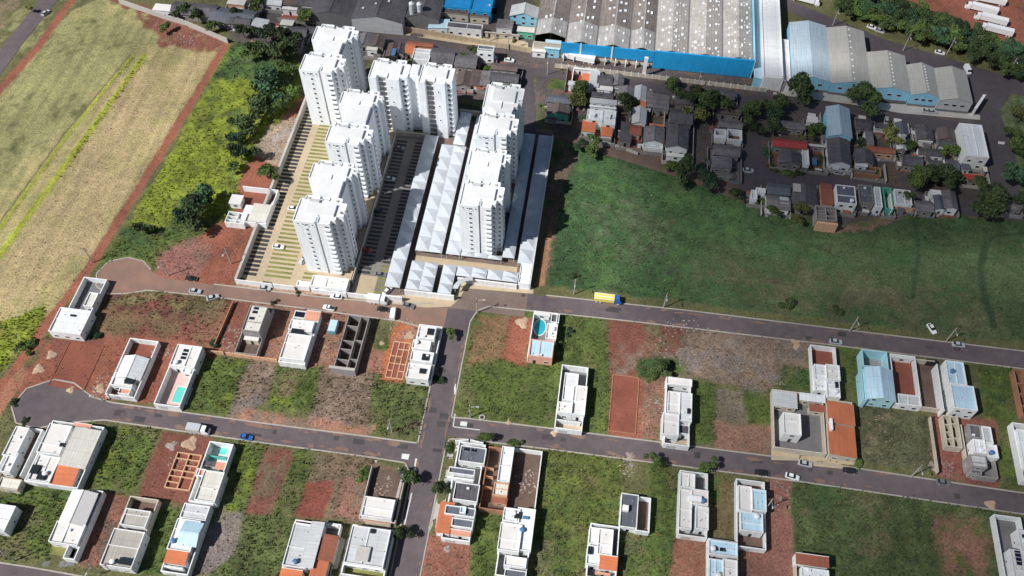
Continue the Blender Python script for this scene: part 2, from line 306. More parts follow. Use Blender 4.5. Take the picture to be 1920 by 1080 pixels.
# (polygon in survey pixels, sheet, colour, second colour, share of second, vegetation height, edge softness m, edge wobble m)
REG = [
 (K0, [(-90,250),(135,20),(210,-10),(400,66),(428,88),(300,290),(168,500),(95,592),(0,610),(-90,640)], TAN, TANG, .5, .1, 1, 1.5),
 (K0, [(60,60),(180,10),(300,60),(250,180),(120,260),(0,330),(-60,300)], TANG, OLV, .45, .15, 12, 10),
 (K0, [(200,150),(400,100),(330,240),(180,470),(60,560),(0,590),(0,500),(120,330)], (.34,.262,.14), TAN, .5, .1, 8, 6),
 (K0, [(-90,120),(70,-10),(160,-10),(135,20),(-90,250)], OLV, TANG, .5, .2, 1, 1),
 (K0, [(-80,-30),(60,-30),(0,60),(-80,130)], (.2,.15,.09), OLV, .5, .1, 2, 2),
 (K0, [(-60,590),(0,606),(92,570),(60,640),(0,700),(-60,760)], GRB, GRS, .4, .5, 1, 2),
 (K0, [(430,84),(500,70),(565,120),(560,180),(470,310),(445,395),(350,470),(290,500),(192,496),(240,420),(330,270)], GRB, GRS, .38, .5, 1.2, 1.5),
 (K0, [(430,84),(500,70),(565,120),(550,165),(470,150),(400,150)], GRD, (.07,.13,.02), .4, .6, 4, 4),
 (K0, [(190,500),(230,430),(330,420),(440,390),(350,470),(290,505)], GRS, GRD, .4, .5, 5, 4),
 (K0, [(240,0),(420,70),(415,100),(370,95),(300,88),(285,60),(250,20),(215,0)], RED, TANG, .35, .1, 3, 4),
 (K0, [(300,478),(350,465),(440,395),(452,330),(500,260),(560,190),(580,180),(445,522),(440,545),(290,520)], REDB, RED, .4, .06, 1.5, 2),
 (K0, [(300,478),(370,440),(400,460),(370,520),(290,515)], (.22,.1,.08), BRN, .4, .2, 3, 3),
 (K0, [(500,240),(560,215),(560,260),(515,310),(480,290)], PAV, BRN, .4, .25, 2, 3),
 (K0, [(445,522),(850,552),(850,575),(600,556),(440,548)], (.36,.24,.17), REDB, .4, .06, 1, 1),
 # surroundings of the complex and town soil
 (K0, [(560,40),(1000,90),(1010,250),(960,190),(850,190),(840,110),(690,110),(680,160),(650,60)], TWN, BRN, .4, .15, 2, 3),
 (K0, [(430,-20),(1000,-20),(1000,90),(430,80)], TWN, GRY, .3, .1, 2, 3),
 (K0, [(1000,90),(1960,220),(1960,400),(1580,430),(1400,380),(1290,320),(1040,250),(1000,180)], TWN, BRN, .45, .15, 2, 3),
 (K0, [(850,190),(900,200),(880,260),(850,250)], (.04,.05,.04), GRD, .5, .3, 1, 1),
 # big field east of the complex
 (K0, [(1040,262),(1110,275),(1290,320),(1400,385),(1540,425),(1700,405),(2000,410),(2000,660),(1300,568),(1012,535)], FLD, (.055,.11,.03), .45, .35, 1.5, 2),
 (K0, [(1240,480),(1500,420),(2000,440),(2000,660),(1300,568)], FLO, FLD, .45, .25, 18, 9),
 (K0, [(1100,385),(1190,375),(1260,450),(1200,500),(1120,470)], (.075,.105,.05), FLD, .5, .4, 6, 6),
 (K0, [(1300,510),(1500,500),(1800,560),(1900,640),(1500,590)], (.1,.1,.05), FLO, .5, .2, 14, 8),
 (K0, [(1040,262),(1090,290),(1060,330),(1040,440),(1022,540),(1000,540),(1022,430)], BRN, GRD, .5, .3, 2, 2),  # tower shade on the soil east of the wall, put into the colour
 (K0, [(1030,430),(1036,440),(1018,540),(1002,540),(1010,500)], (.33,.17,.09), RED, .4, .04, .7, .8),
 (K0, [(1540,430),(1700,400),(1660,425),(1580,440)], (.2,.12,.09), OLV, .5, .1, 2, 2),
 (K0, [(1000,536),(1300,572),(1960,650),(1960,664),(1300,580),(1000,548)], OLV, SAN, .25, .1, .6, .7),
 (K0, [(1860,210),(1960,150),(1960,420),(1880,400)], (.1,.12,.06), GRD, .5, .4, 2, 2),
 (K0, [(1560,-30),(2000,-30),(2000,160),(1900,110)], REDB, RED, .4, .05, 2, 2),
 (K0, [(1560,-20),(1700,0),(1915,95),(1930,140),(1850,105),(1560,20)], GRD, GRS, .5, .5, 1, 1),
 (K0, [(1040,130),(1110,137),(1085,172),(1025,165)], GRS, GRD, .4, .3, .8, .8),
 # lots west, between the two streets
 (K0, [(195,545),(430,560),(455,562),(420,650),(180,630)], RED, (.15,.1,.05), .5, .35, 1, 1.2),
 (K0, [(195,545),(420,560),(400,600),(300,600),(190,580)], (.13,.105,.045), DKR, .5, .45, 4, 4),
 (K0, [(60,640),(200,625),(420,650),(350,760),(170,752),(75,730),(30,745)], REDB, BRN, .35, .12, 1.5, 2),
 (K0, [(92,632),(200,628),(160,740),(110,722)], RED, REDB, .4, .04, 1, 1),
 (K0, [(30,740),(90,640),(60,660),(0,760)], OLV, RED, .5, .2, 1, 1),
 (K0, [(430,560),(830,600),(815,700),(690,720),(420,665)], (.24,.12,.08), BRN, .4, .2, 1, 1.2),
 (K0, [(430,560),(475,570),(455,640),(420,650)], RED, DRY, .3, .1, .7, 1),
 (K0, [(385,668),(470,678),(430,780),(350,770)], GRS, GRB, .35, .45, .7, 1),
 (K0, [(470,678),(525,682),(500,750),(450,790),(425,780)], DRY, GRY, .4, .35, 1, 1.2),
 (K0, [(520,684),(605,690),(590,770),(500,775)], GRS, GRB, .4, .45, 1.2, 1.2),
 (K0, [(530,710),(560,715),(550,745),(520,735)], (.17,.13,.07), GRS, .4, .3, 2, 2),
 (K0, [(605,692),(700,700),(690,800),(570,800),(590,760)], DRY, (.16,.12,.09), .4, .4, 1, 1.5),
 (K0, [(698,700),(818,715),(800,820),(690,812)], (.08,.1,.03), GRD, .4, .55, 1.2, 1.5),
 (K0, [(440,765),(590,785),(700,805),(690,822),(430,792)], (.3,.15,.1), DRY, .5, .15, 2, 2),
 (K0, [(730,605),(775,610),(755,720),(712,715)], (.34,.115,.05), REDB, .4, .04, .8, .8),
 (K0, [(700,600),(735,605),(725,660),(698,650)], GRS, OLV, .5, .3, 1, 1),
 # lots middle
 (K0, [(885,578),(1140,590),(1145,815),(880,800),(855,775),(865,660)], GRS, (.07,.09,.025), .4, .4, .8, 1),
 (K0, [(895,590),(950,595),(985,605),(960,670),(880,680)], (.2,.12,.06), GRS, .45, .25, 3, 3),
 (K0, [(960,595),(1000,600),(985,690),(940,670)], REDB, (.33,.2,.13), .4, .05, 1.5, 1.5),
 (K0, [(1138,596),(1230,605),(1215,700),(1145,705)], RED, DRY, .45, .1, 1, 1.5),
 (K0, [(1220,605),(1520,640),(1510,735),(1440,745),(1280,705),(1230,700)], DRY, GRY, .45, .25, 2, 2),
 (K0, [(1200,600),(1290,612),(1270,670),(1210,660)], (.13,.11,.06), RED, .5, .3, 3, 3),
 (K0, [(1145,705),(1210,705),(1205,825),(1140,815)], (.25,.085,.052), RED, .4, .03, .7, .7),
 (K0, [(1205,700),(1250,705),(1245,830),(1200,825)], (.25,.13,.09), OLV, .45, .25, 1, 1.5),
 (K0, [(1190,675),(1275,668),(1285,705),(1200,710)], GRD, GRS, .4, .5, 2, 2),
 (K0, [(1298,720),(1440,735),(1450,850),(1295,835)], (.14,.12,.08), GRY, .45, .25, 1.5, 2),
 (K0, [(1300,710),(1345,720),(1340,835),(1298,830)], GRS, GRD, .4, .4, 1.5, 1.5),
 (K0, [(1395,735),(1448,740),(1440,830),(1400,820)], GRS, GRD, .4, .4, 1.5, 1.5),
 (K0, [(1340,790),(1450,800),(1450,858),(1340,845)], (.24,.13,.09), DRY, .45, .1, 2, 2),
 (K0, [(1470,690),(1520,695),(1520,735),(1450,730)], GRD, GRS, .4, .4, 2, 2),
 (K0, [(1575,650),(1620,655),(1612,765),(1600,740)], GRS, GRD, .4, .35, 1, 1),
 (K0, [(1605,760),(1750,780),(1755,890),(1610,865)], (.085,.09,.045), DRY, .3, .4, 1.2, 1.5),
 (K0, [(1830,680),(1900,690),(1915,910),(1870,915)], GRS, GRD, .4, .4, 1, 1),
 (K0, [(1745,775),(1870,790),(1870,915),(1750,895)], (.2,.075,.055), BRN, .4, .1, 1, 1),
 # lots below the second street
 (K0, [(-60,900),(140,915),(90,1050),(-60,1070)], GRS, GRD, .4, .5, 1, 1),
 (K0, [(200,800),(300,808),(250,925),(165,910)], GRS, GRB, .35, .5, .8, 1),
 (K0, [(305,808),(400,820),(370,950),(255,930)], RED, DKR, .4, .04, .8, .8),
 (K0, [(195,925),(245,930),(230,1060),(150,1060)], (.2,.085,.06), BRN, .45, .2, 1, 1.2),
 (K0, [(290,950),(340,955),(300,1080),(250,1070)], GRS, GRD, .5, .45, 1, 1),
 (K0, [(445,830),(500,835),(455,965),(410,960)], GRS, GRB, .4, .45, .8, .8),
 (K0, [(498,838),(560,845),(510,970),(460,965)], RED, (.14,.1,.06), .45, .15, .8, 1),
 (K0, [(555,845),(600,850),(560,960),(510,970)], GRS, OLV, .4, .45, .8, 1),
 (K0, [(590,850),(700,860),(690,980),(560,970)], (.16,.11,.07), (.12,.11,.06), .4, .35, 1.2, 1.5),
 (K0, [(575,905),(625,905),(610,975),(550,970)], (.2,.06,.04), DKR, .4, .04, 1.5, 1.5),
 (K0, [(650,900),(680,905),(680,975),(620,970)], (.24,.12,.09), DRY, .4, .15, 1.5, 1.5),
 (K0, [(400,960),(560,970),(520,1090),(370,1090)], (.08,.1,.03), GRD, .4, .5, 1.5, 1.5),
 (K0, [(400,960),(455,962),(440,1040),(380,1090),(360,1090)], GRY, OLV, .4, .2, 1.5, 1.5),
 (K0, [(700,870),(760,880),(745,980),(680,980)], (.18,.11,.08), DRY, .5, .12, 1, 1),
 (K0, [(795,1000),(885,1010),(880,1090),(790,1090)], (.22,.09,.06), BRN, .45, .15, 1, 1.2),
 (K0, [(885,965),(940,970),(930,1090),(880,1090)], GRS, GRB, .4, .45, 1, 1),
 (K0, [(1018,842),(1170,855),(1165,1000),(1150,1090),(990,1090)], (.095,.115,.025), GRS, .45, .45, .8, 1),
 (K0, [(1000,960),(1060,1000),(1050,1090),(980,1090)], (.07,.095,.025), GRD, .45, .5, 4, 4),
 (K0, [(1215,870),(1272,880),(1268,1010),(1160,1010),(1180,980),(1215,975)], GRS, GRD, .4, .45, .8, 1),
 (K0, [(1160,1000),(1265,1010),(1255,1090),(1150,1090)], GRS, GRD, .45, .45, 1, 1),
 (K0, [(1265,1010),(1325,1015),(1320,1090),(1255,1090)], (.24,.11,.07), RED, .4, .08, .8, .8),
 (K0, [(1330,890),(1378,895),(1380,1010),(1330,1000)], (.13,.1,.045), GRS, .5, .25, .8, .8),
 (K0, [(1435,890),(1490,895),(1495,1090),(1385,1090),(1390,1030),(1438,1025)], (.22,.1,.075), DRY, .4, .08, 1, 1.2),
 (K0, [(1480,895),(1870,950),(1890,1090),(1540,1090),(1490,1040)], (.06,.085,.028), GRD, .4, .4, 1, 1.5),
 (K0, [(1750,980),(1850,990),(1860,1090),(1770,1070)], (.22,.11,.075), GRS, .45, .15, 5, 5),
]
TRACKS = [  # tracks and strips: path, sheet, width, colour, second colour, veg
 (K0, [(424,84),(300,290),(165,505),(100,590),(30,690),(-60,800)], 3.6, REDB, RED, .02),
 (K0, [(152,-20),(120,20),(70,90),(0,168),(-80,260)], 3.8, REDB, RED, .02),
 (K0, [(40,700),(-20,790),(-60,850)], 4.5, (.3,.13,.08), OLV, .05),
 (K0, [(250,104),(130,250),(0,428),(-60,510)], 1.6, YEL, GRS, .5),
 (K0, [(270,106),(130,300),(0,478),(-60,560)], 2.6, YEL, GRS, .5),
 (K0, [(244,104),(122,250),(-4,422),(-60,500)], .9, (.12,.1,.05), GRS, .0),
 (K0, [(1850,455),(1838,500),(1845,550),(1862,612)], 2.4, (.027,.055,.02), (.03,.06,.02), .2),
 (K0, [(1715,420),(1722,480),(1710,560)], 1.5, (.03,.06,.022), (.035,.07,.025), .2),
 (K0, [(1850,455),(1868,442),(1930,436)], 1.4, (.03,.06,.022), (.03,.06,.02), .2),
]
gx0, gx1, gy0, gy1, gs = -330., 290., 30., 440., .8
gxs = np.arange(gx0, gx1+.1, gs); gys = np.arange(gy0, gy1+.1, gs)
GX, GY = np.meshgrid(gxs, gys, indexing='ij')
gcol = np.zeros(GX.shape+(3,), np.float32); gveg = np.full(GX.shape, .15, np.float32)
n_a = fbm(GX, GY, 9, 3); n_b = fbm(GX, GY, 2.6, 11); n_e = fbm(GX, GY, 5, 21)*2-1
gcol[:] = np.array(OLV)*(.75+.5*n_a[..., None])
def paint(sd, bb, c1, c2, sh, veg, soft, wob):
    i0, i1, j0, j1 = bb; s = (slice(i0, i1), slice(j0, j1))
    a = np.clip((sd+n_e[s]*wob)/soft+.5, 0, 1); a = a*a*(3-2*a)
    t = np.clip((.55*n_a[s]+.45*n_b[s]-(1-sh))/.14+.5, 0, 1)[..., None]
    c = np.array(c1)*(1-t)+np.array(c2)*t
    gcol[s] = gcol[s]*(1-a[..., None])+c*a[..., None]; gveg[s] = gveg[s]*(1-a)+veg*a*(1-.3*t[..., 0])
def bbox(P, pad):
    P = np.array(P); a = P.min(0)-pad; b = P.max(0)+pad
    return (max(0, int((a[0]-gx0)/gs)), min(len(gxs), int((b[0]-gx0)/gs)+2), max(0, int((a[1]-gy0)/gs)), min(len(gys), int((b[1]-gy0)/gs)+2))
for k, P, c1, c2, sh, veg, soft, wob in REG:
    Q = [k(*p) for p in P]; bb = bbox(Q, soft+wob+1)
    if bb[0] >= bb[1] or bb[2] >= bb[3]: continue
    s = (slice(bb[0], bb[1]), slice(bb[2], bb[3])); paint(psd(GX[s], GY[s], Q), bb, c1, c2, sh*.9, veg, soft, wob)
for k, P, w, c1, c2, veg in TRACKS:
    Q = [k(*p) for p in P]; bb = bbox(Q, w+3); s = (slice(bb[0], bb[1]), slice(bb[2], bb[3])); paint(pathsd(GX[s], GY[s], Q, w), bb, c1, c2, .3, veg, .7, .6 if w > 3 else .2)
# worn earth streaks in the ploughed field follow its rows
rows = fbm(GX*1.0, GY*.06, 1.6, 31, 2); fm = np.clip(psd(GX, GY, [K0(*p) for p in REG[0][1]])/3, 0, 1)
gcol *= (1+(rows-.5)*.55*fm)[..., None]
# clumpy plant cover: light and dark plants, dead straw patches among the green
vg = np.clip(gveg*2.2, 0, 1)*(1-fm)
cl = fbm(GX, GY, 3.2, 71, 3)-.5; cs = vnoise(GX, GY, 1.3, 75)-.5
gcol *= (1+(cl*.95+cs*.3)*vg)[..., None]
dead = np.clip((fbm(GX, GY, 6.5, 77, 4)-.6)/.1, 0, 1)*vg*.4*np.where(GY > 166, .25, 1)
gcol[:] = gcol*(1-dead[..., None])+np.array((.19, .145, .085))*dead[..., None]

# ------------------------------------------------------------------ house data
# every lot: (name, category, label, sheet, items). Item corners are the north-west and south-east corner of a
# rectangle at its own height. kinds: p flat roof behind parapet, f flat slab, gx/gy gabled (ridge along x / y),
# sn/ss/se/sw single slope falling to that side, w walls round a yard, o unroofed block with partitions,
# y yard floor, pool, sol solar panels, bx plain box, rl roof light
LOTS = [
 ('walled_house','house','white flat-roofed house with cream terrace at the dusty cul-de-sac beside the ploughed field',K1,[('w',630,75,600,512,2.6,'white_paint','nwes'),('y',630,75,600,512,'dark_concrete'),('p',452,302,600,512,4.2,'white_paint','pale_roof'),('p',672,190,690,300,3.8,'white_paint','cream_roof'),('rl',530,355,560,372,4.3)]),
 ('walled_house','house','white house with pitched roof and brick-littered back yard, west of the mint pool house',K1,[('w',975,533,1008,985,2.8,'white_paint','nwes'),('y',975,533,1008,985,'red_floor'),('gy',935,665,1040,840,4.4,'white_paint','pale_roof_y'),('p',868,790,985,905,3.8,'white_paint','tower_roof'),('p',900,905,965,960,3,'white_paint','salmon_tile'),('rl',950,820,1000,880,4.2)]),
 ('pool_house','house','white house with solar panels at the back and a long mint green pool',K1,[('w',1335,580,1345,1055,3,'white_paint','nwes'),('y',1335,580,1345,1055,'pink_deck'),('p',1333,578,1455,760,4.6,'white_paint','tower_roof'),('sol',1368,612,1400,702,4.3),('p',1380,745,1425,800,3.2,'white_paint','pale_roof'),('pool',1330,893,1400,1035,.12,'pool_mint')]),
 ('terrace_house','house','narrow beige house with two dark solar arrays, lying alone north of the orange boundary wall',K2,[('w',205,130,245,505,2.4,'grey_block','nwes'),('y',205,130,245,505,'brown_floor'),('p',200,125,262,330,7,'grey_block','cream_roof'),('sol',212,135,262,200,6.7),('sol',180,205,235,250,6.7),('f',160,345,255,400,3.2,'beige_wall','tower_roof')]),
 ('walled_house','house','long white house with a salmon tile corner and black solar roof at its street end',K2,[('w',535,165,605,578,3,'white_paint','nwes'),('y',535,165,605,578,'dark_concrete'),('p',535,166,605,228,3.4,'white_paint','solar'),('ss',625,170,705,240,3.6,'white_paint','salmon_tile'),('p',505,232,655,330,4.6,'white_paint','tower_roof'),('p',475,335,600,545,4.4,'white_paint','tower_roof'),('rl',510,300,590,345,4.7)]),
 ('unfinished_house','building','roofless grey block house shell with dark open rooms, east of the turquoise container',K2,[('o',935,200,980,625,3.6,'grey_block',4),('f',790,578,978,622,3.75,'grey_block','concrete')]),
 ('row_house','house','white row house of three stepped units on the street corner above the crossing',K2,[('w',1465,270,1550,700,2.6,'white_paint','nwes'),('y',1465,270,1550,700,'concrete'),('p',1465,280,1575,385,4.6,'white_paint','tower_roof'),('p',1420,385,1540,465,4.2,'white_paint','tower_roof'),('p',1410,465,1560,560,4.6,'white_paint','pale_roof'),('p',1385,560,1530,690,4.4,'white_paint','tower_roof'),('rl',1530,300,1570,350,4.7),('rl',1490,490,1530,540,4.7),('rl',1470,600,1510,640,4.5)]),
 ('pool_house','house','white house with an oval blue pool, light blue roof and salmon south wall',K3,[('w',605,168,738,548,3,'white_paint','nwe'),('y',605,168,738,548,'dark_concrete'),('pool',610,225,690,365,.14,'pool_water'),('f',608,170,725,212,3,'white_paint','tower_roof'),('p',738,190,790,262,2.9,'white_paint','dark_roof'),('p',705,262,770,385,3.8,'white_paint','tower_roof'),('p',582,380,742,528,4.8,'salmon_wall','lightblue_roof')]),
 ('walled_house','house','long white house of three roof plates inside grey walls, south of the blue pool house',K3,[('w',815,572,965,1075,3.2,'white_paint','nwes'),('y',815,572,965,1075,'dark_concrete'),('p',838,632,920,850,4,'white_paint','pale_roof_y'),('p',905,725,985,955,4.3,'white_paint','tower_roof'),('p',790,850,888,940,4.7,'white_paint','tower_roof'),('f',770,990,960,1005,3,'white_paint','pale_roof')]),
 ('walled_house','house','white house with a dark hole in its front roof, beside the bordered red earth plot',K3,[('w',1600,662,1770,1190,3.2,'white_paint','nwes'),('y',1600,662,1770,1190,'dark_concrete'),('p',1598,662,1790,740,3.6,'white_paint','tower_roof'),('p',1612,770,1698,935,4,'white_paint','tower_roof'),('p',1700,780,1788,1005,4.3,'white_paint','pale_roof_y'),('p',1572,932,1690,1110,4.7,'white_paint','tower_roof'),('rl',1755,900,1778,940,4.5),('p',1690,1020,1770,1100,3.4,'white_paint','dark_roof')]),
 ('walled_house','house','pale house of offset white roofs behind a red-floored yard on the long street',K4,[('w',430,165,625,500,2.8,'white_paint','nwes'),('y',430,165,625,500,'red_floor'),('p',455,295,540,410,4.2,'white_paint','pale_roof'),('p',533,295,635,410,4.6,'white_paint','tower_roof'),('p',458,405,540,480,3.8,'white_paint','pale_roof_y'),('p',535,405,635,525,4.3,'white_paint','pale_roof_y'),('rl',598,415,620,455,4.5)]),
 ('walled_house','house','white box house in a big grey-paved walled yard, west of the orange tile roof',K4,[('w',172,465,540,905,3,'beige_wall','nwes'),('y',172,465,540,905,'dark_concrete'),('f',172,470,345,600,3.2,'beige_wall','grey_roof'),('f',355,487,535,562,3.4,'beige_wall','pale_roof'),('f',420,563,535,628,3.1,'beige_wall','rust_tile'),('p',245,620,372,780,5.5,'white_paint','tower_roof'),('f',255,740,360,778,3.4,'white_paint','grey_roof')]),
 ('tiled_house','house','house under a large bright orange tile roof beside the grey-paved yard',K4,[('w',545,535,745,935,3,'beige_wall','nwes'),('y',545,535,745,935,'dark_concrete'),('se',545,548,735,705,5,'beige_wall','orange_tile'),('se',550,702,747,922,4.6,'beige_wall','orange_tile'),('bx',560,660,585,740,5.9,'white_paint')]),
 ('walled_house','house','tall cyan-walled house with pale blue roof and roofless front court',K4,[('w',775,195,960,330,5,'cyan_wall','nwes'),('y',775,195,960,330,'grey_block'),('gy',805,315,1008,540,6,'cyan_wall','lightblue_roof'),('p',770,330,815,540,5.2,'cyan_wall','cyan_wall')]),
 ('walled_yard','yard','white-walled yard of bare red earth with a grey roof plate at its south end',K4,[('w',965,225,1185,588,3,'white_paint','nwes'),('y',965,225,1185,588,'red_floor'),('p',1020,495,1180,585,3.4,'white_paint','grey_roof'),('f',975,228,1130,270,2.9,'white_paint','tower_roof')]),
 ('walled_yard','yard','empty brown earth yard between the white-walled yard and the big white house with blue roof',K4,[('w',1140,260,1320,605,2.6,'beige_wall','ns'),('y',1140,260,1320,605,'brown_floor'),('bx',1215,262,1285,290,2.4,'dark_glass')]),
 ('large_house','house','big white house with a stepped light blue roof, east of the brown yard',K4,[('p',1340,270,1490,440,6.2,'white_paint','lightblue_roof'),('p',1375,428,1562,612,6.2,'white_paint','lightblue_roof'),('w',1280,290,1340,612,4.5,'white_paint','ws')]),
 ('unfinished_house','building','beige brick shell of a house without roof beside the grey many-roofed house',K4,[('o',1320,640,1460,865,3.2,'beige_wall',3),('w',1250,640,1300,1030,2.4,'beige_wall','we'),('w',1450,700,1485,940,2.4,'beige_wall','e')]),
 ('large_house','house','grey house of many stacked roof plates beside the beige brick shell',K4,[('w',1490,700,1700,1072,3,'grey_block','nwes'),('y',1490,700,1700,1072,'dark_concrete'),('p',1500,705,1590,800,4.4,'grey_block','dark_roof'),('p',1585,715,1668,835,4.8,'white_paint','grey_roof'),('p',1525,800,1625,905,5.2,'white_paint','pale_roof'),('p',1615,835,1705,935,4.6,'white_paint','pale_roof_y'),('p',1505,905,1628,1000,5.6,'grey_block','grey_roof'),('p',1510,1005,1590,1045,3.4,'grey_block','slate_roof')]),
 ('unfinished_house','building','brown brick shell cut by the right picture edge on the long street',K4,[('o',1800,330,1990,660,3,'brick_wall',3)]),
 ('walled_house','house','white-walled house with pale roof cut by the right picture edge on the second street',K4,[('w',1790,690,2000,1100,3.4,'white_paint','nwes'),('p',1820,735,2000,1020,4.4,'white_paint','pale_roof')]),
 # below the second street, west
 ('walled_house','house','narrow white house with a cluttered dark yard at the left picture edge',K5,[('w',120,100,130,432,2.8,'white_paint','nwe'),('y',120,100,130,432,'brown_floor'),('p',105,100,100,300,4.2,'white_paint','tower_roof'),('p',60,270,60,405,4.2,'white_paint','tower_roof'),('f',120,180,150,215,2.8,'white_paint','grey_roof')]),
 ('annex','building','low beige flat roof at the left edge below the narrow white house',K5,[('p',10,432,110,520,3.2,'beige_wall','cream_roof')]),
 ('large_house','house','very large white house with an orange tile corner, first from the lower cul-de-sac',K5,[('w',345,62,505,508,3.2,'white_paint','nwes'),('y',345,62,505,508,'dark_concrete'),('p',325,80,385,290,4.6,'white_paint','tower_roof'),('p',255,285,320,470,4.4,'white_paint','tower_roof'),('ss',490,80,590,108,3.2,'white_paint','salmon_tile'),('se',497,108,545,372,4.9,'white_paint','cream_roof'),('ss',380,345,465,488,4.2,'white_paint','orange_tile_y'),('rl',215,350,240,412,4.6),('rl',255,395,285,450,4.6),('rl',395,208,418,235,4.8)]),
 ('walled_house','house','white house with ridged roof and dark walled yard, south of the very large one',K5,[('w',600,515,485,975,3,'white_paint','nwes'),('y',600,515,485,975,'dark_concrete'),('gy',470,518,540,745,4.8,'white_paint','tower_roof'),('p',372,718,502,882,4.2,'white_paint','tower_roof'),('y',340,850,475,960,'grass_strip')]),
 ('walled_house','house','pale blue-sided house cut by the left picture edge',K5,[('p',-70,598,25,790,4.4,'white_paint','pale_roof')]),
 ('walled_house','house','house with plain taupe roofs split by a white ridge wall, beside the red earth strip',K5,[('w',850,555,860,1045,3,'beige_wall','nwes'),('y',850,555,860,1045,'brown_floor'),('p',825,635,945,765,4.6,'white_paint','taupe_roof'),('p',745,765,855,1035,4.7,'white_paint','taupe_roof'),('rl',785,955,850,1010,4.9)]),
 ('pool_house','house','long cream-roofed house with a small turquoise pool at its street end',K5,[('w',1370,198,1390,612,3.4,'white_paint','nwes'),('y',1370,198,1390,612,'pool_tile'),('pool',1430,235,1480,298,.14,'pool_mint'),('bx',1360,290,1470,310,2.2,'pool_mint'),('f',1330,325,1400,368,2.8,'white_paint','dark_roof'),('p',1290,375,1330,430,3.4,'white_paint','salmon_tile'),('ss',1420,335,1470,385,3,'white_paint','salmon_tile'),('p',1335,385,1400,600,4.6,'white_paint','cream_roof')]),
 ('walled_house','house','grey plastered house with a tent-like skylight and an orange tile front corner',K5,[('w',1210,600,1225,1075,3,'white_paint','nwes'),('y',1210,600,1225,1075,'dark_concrete'),('p',1205,602,1340,720,3.6,'white_paint','grey_roof'),('p',1160,700,1240,925,4.4,'white_paint','pale_roof'),('gx',1210,720,1270,880,5,'white_paint','lightblue_roof'),('ss',1100,905,1200,1005,4.2,'white_paint','orange_tile_y'),('f',1050,1010,1200,1030,3,'white_paint','dark_roof')]),
 ('terrace_house','house','house with two grey roofs and an orange tile end at the bottom picture edge',K6,[('w',440,670,650,1110,3,'white_paint','nw'),('p',430,690,510,1025,4.6,'white_paint','grey_roof'),('sw',562,685,560,1020,5,'white_paint','grey_roof'),('ss',345,1022,470,1110,4.2,'white_paint','orange_tile_y'),('bx',440,682,530,710,2.9,'red_floor')]),
 ('tiled_house','house','long house with brick-red tile roof beside the concrete drive, left of the wide white house',K6,[('se',650,780,700,970,4.4,'beige_wall','rust_tile'),('se',575,955,640,1110,4.2,'beige_wall','orange_tile'),('w',655,690,750,790,2.8,'white_paint','ne'),('y',655,690,750,790,'dark_concrete')]),
 ('large_house','house','wide white house with patched flat roof at the bottom edge beside the middle road',K6,[('w',855,705,1075,1110,3,'white_paint','nwes'),('y',855,705,1075,1110,'grass_strip'),('p',852,710,1070,1022,4.8,'white_paint','grey_roof'),('bx',985,735,1008,770,5.1,'dark_glass'),('f',890,860,960,980,5.1,'white_paint','concrete'),('f',800,970,1075,1040,3.6,'white_paint','white_paint')]),
 ('corner_house','house','small white cube house in a rounded walled corner lot with bare yard',K6,[('w',990,275,1160,700,2.4,'concrete','wes'),('y',990,300,1160,700,'brown_floor'),('p',945,500,1130,672,4.4,'white_paint','tower_roof'),('f',930,680,1130,700,3,'beige_wall','salmon_tile')]),
 ('large_house','house','corner house with dark slate roofs between white parapets and an orange tile side wing',K7,[('w',310,105,385,830,3,'white_paint','nwes'),('y',310,105,385,830,'concrete'),('p',325,132,490,270,4.8,'white_paint','slate_roof'),('p',240,285,418,355,4.4,'white_paint','slate_roof'),('f',215,355,420,385,4.6,'white_paint','white_paint'),('p',285,395,440,545,4.6,'white_paint','dark_roof'),('p',215,560,420,655,4.8,'white_paint','slate_roof'),('p',262,652,405,735,4.5,'white_paint','slate_roof'),('sw',182,540,235,768,3.8,'white_paint','orange_tile'),('ss',250,738,385,790,3.6,'white_paint','salmon_tile'),('p',320,570,355,625,5.4,'white_paint','lightblue_roof'),('sol',340,145,440,190,4.6)]),
 ('narrow_house','house','narrow house with a bright white roof and brick side court crossed by orange walls',K7,[('w',525,140,645,612,2.8,'brick_wall','nwes'),('y',525,140,645,612,'brown_floor'),('p',622,138,672,400,4.6,'white_paint','pale_roof_y'),('p',565,398,655,505,4.2,'peach_wall','cream_roof'),('bx',500,290,560,298,2.8,'peach_wall'),('bx',490,350,555,358,2.8,'peach_wall'),('bx',478,425,550,434,2.8,'peach_wall'),('f',555,505,645,560,3,'peach_wall','rust_tile')]),
 ('walled_yard','yard','white-walled yard full of dark earth and rubble beside the narrow white roof',K7,[('w',705,150,855,620,2.6,'white_paint','nwes'),('y',705,150,855,620,'brown_floor')]),
 ('walled_house','house','long white house with a blue-walled skylight court, south of the rubble yard',K7,[('w',640,575,790,1100,3,'white_paint','wes'),('y',640,575,790,1100,'dark_concrete'),('p',635,578,740,690,4.6,'white_paint','pale_roof'),('p',735,578,825,900,4.4,'white_paint','pale_roof_y'),('p',612,685,740,905,4.8,'white_paint','tower_roof'),('p',640,925,790,1020,4.2,'white_paint','tower_roof'),('p',640,1020,790,1100,4,'white_paint','slate_roof'),('bx',770,640,810,665,4.6,'tank_blue'),('rl',712,608,752,662,4.7)]),
 ('walled_house','house','white house with one square orange tile roof, between two green lots at the bottom edge',K7,[('w',1258,692,1440,1110,3,'white_paint','nwes'),('y',1258,692,1440,1110,'dark_concrete'),('p',1250,720,1320,850,4,'white_paint','tower_roof'),('p',1318,728,1410,930,4.5,'white_paint','tower_roof'),('p',1235,850,1320,1000,4.2,'white_paint','pale_roof'),('ss',1328,922,1442,1032,4.2,'white_paint','orange_tile_y'),('rl',1240,860,1270,915,4.4),('f',1290,1040,1400,1075,2.8,'beige_wall','salmon_tile')]),
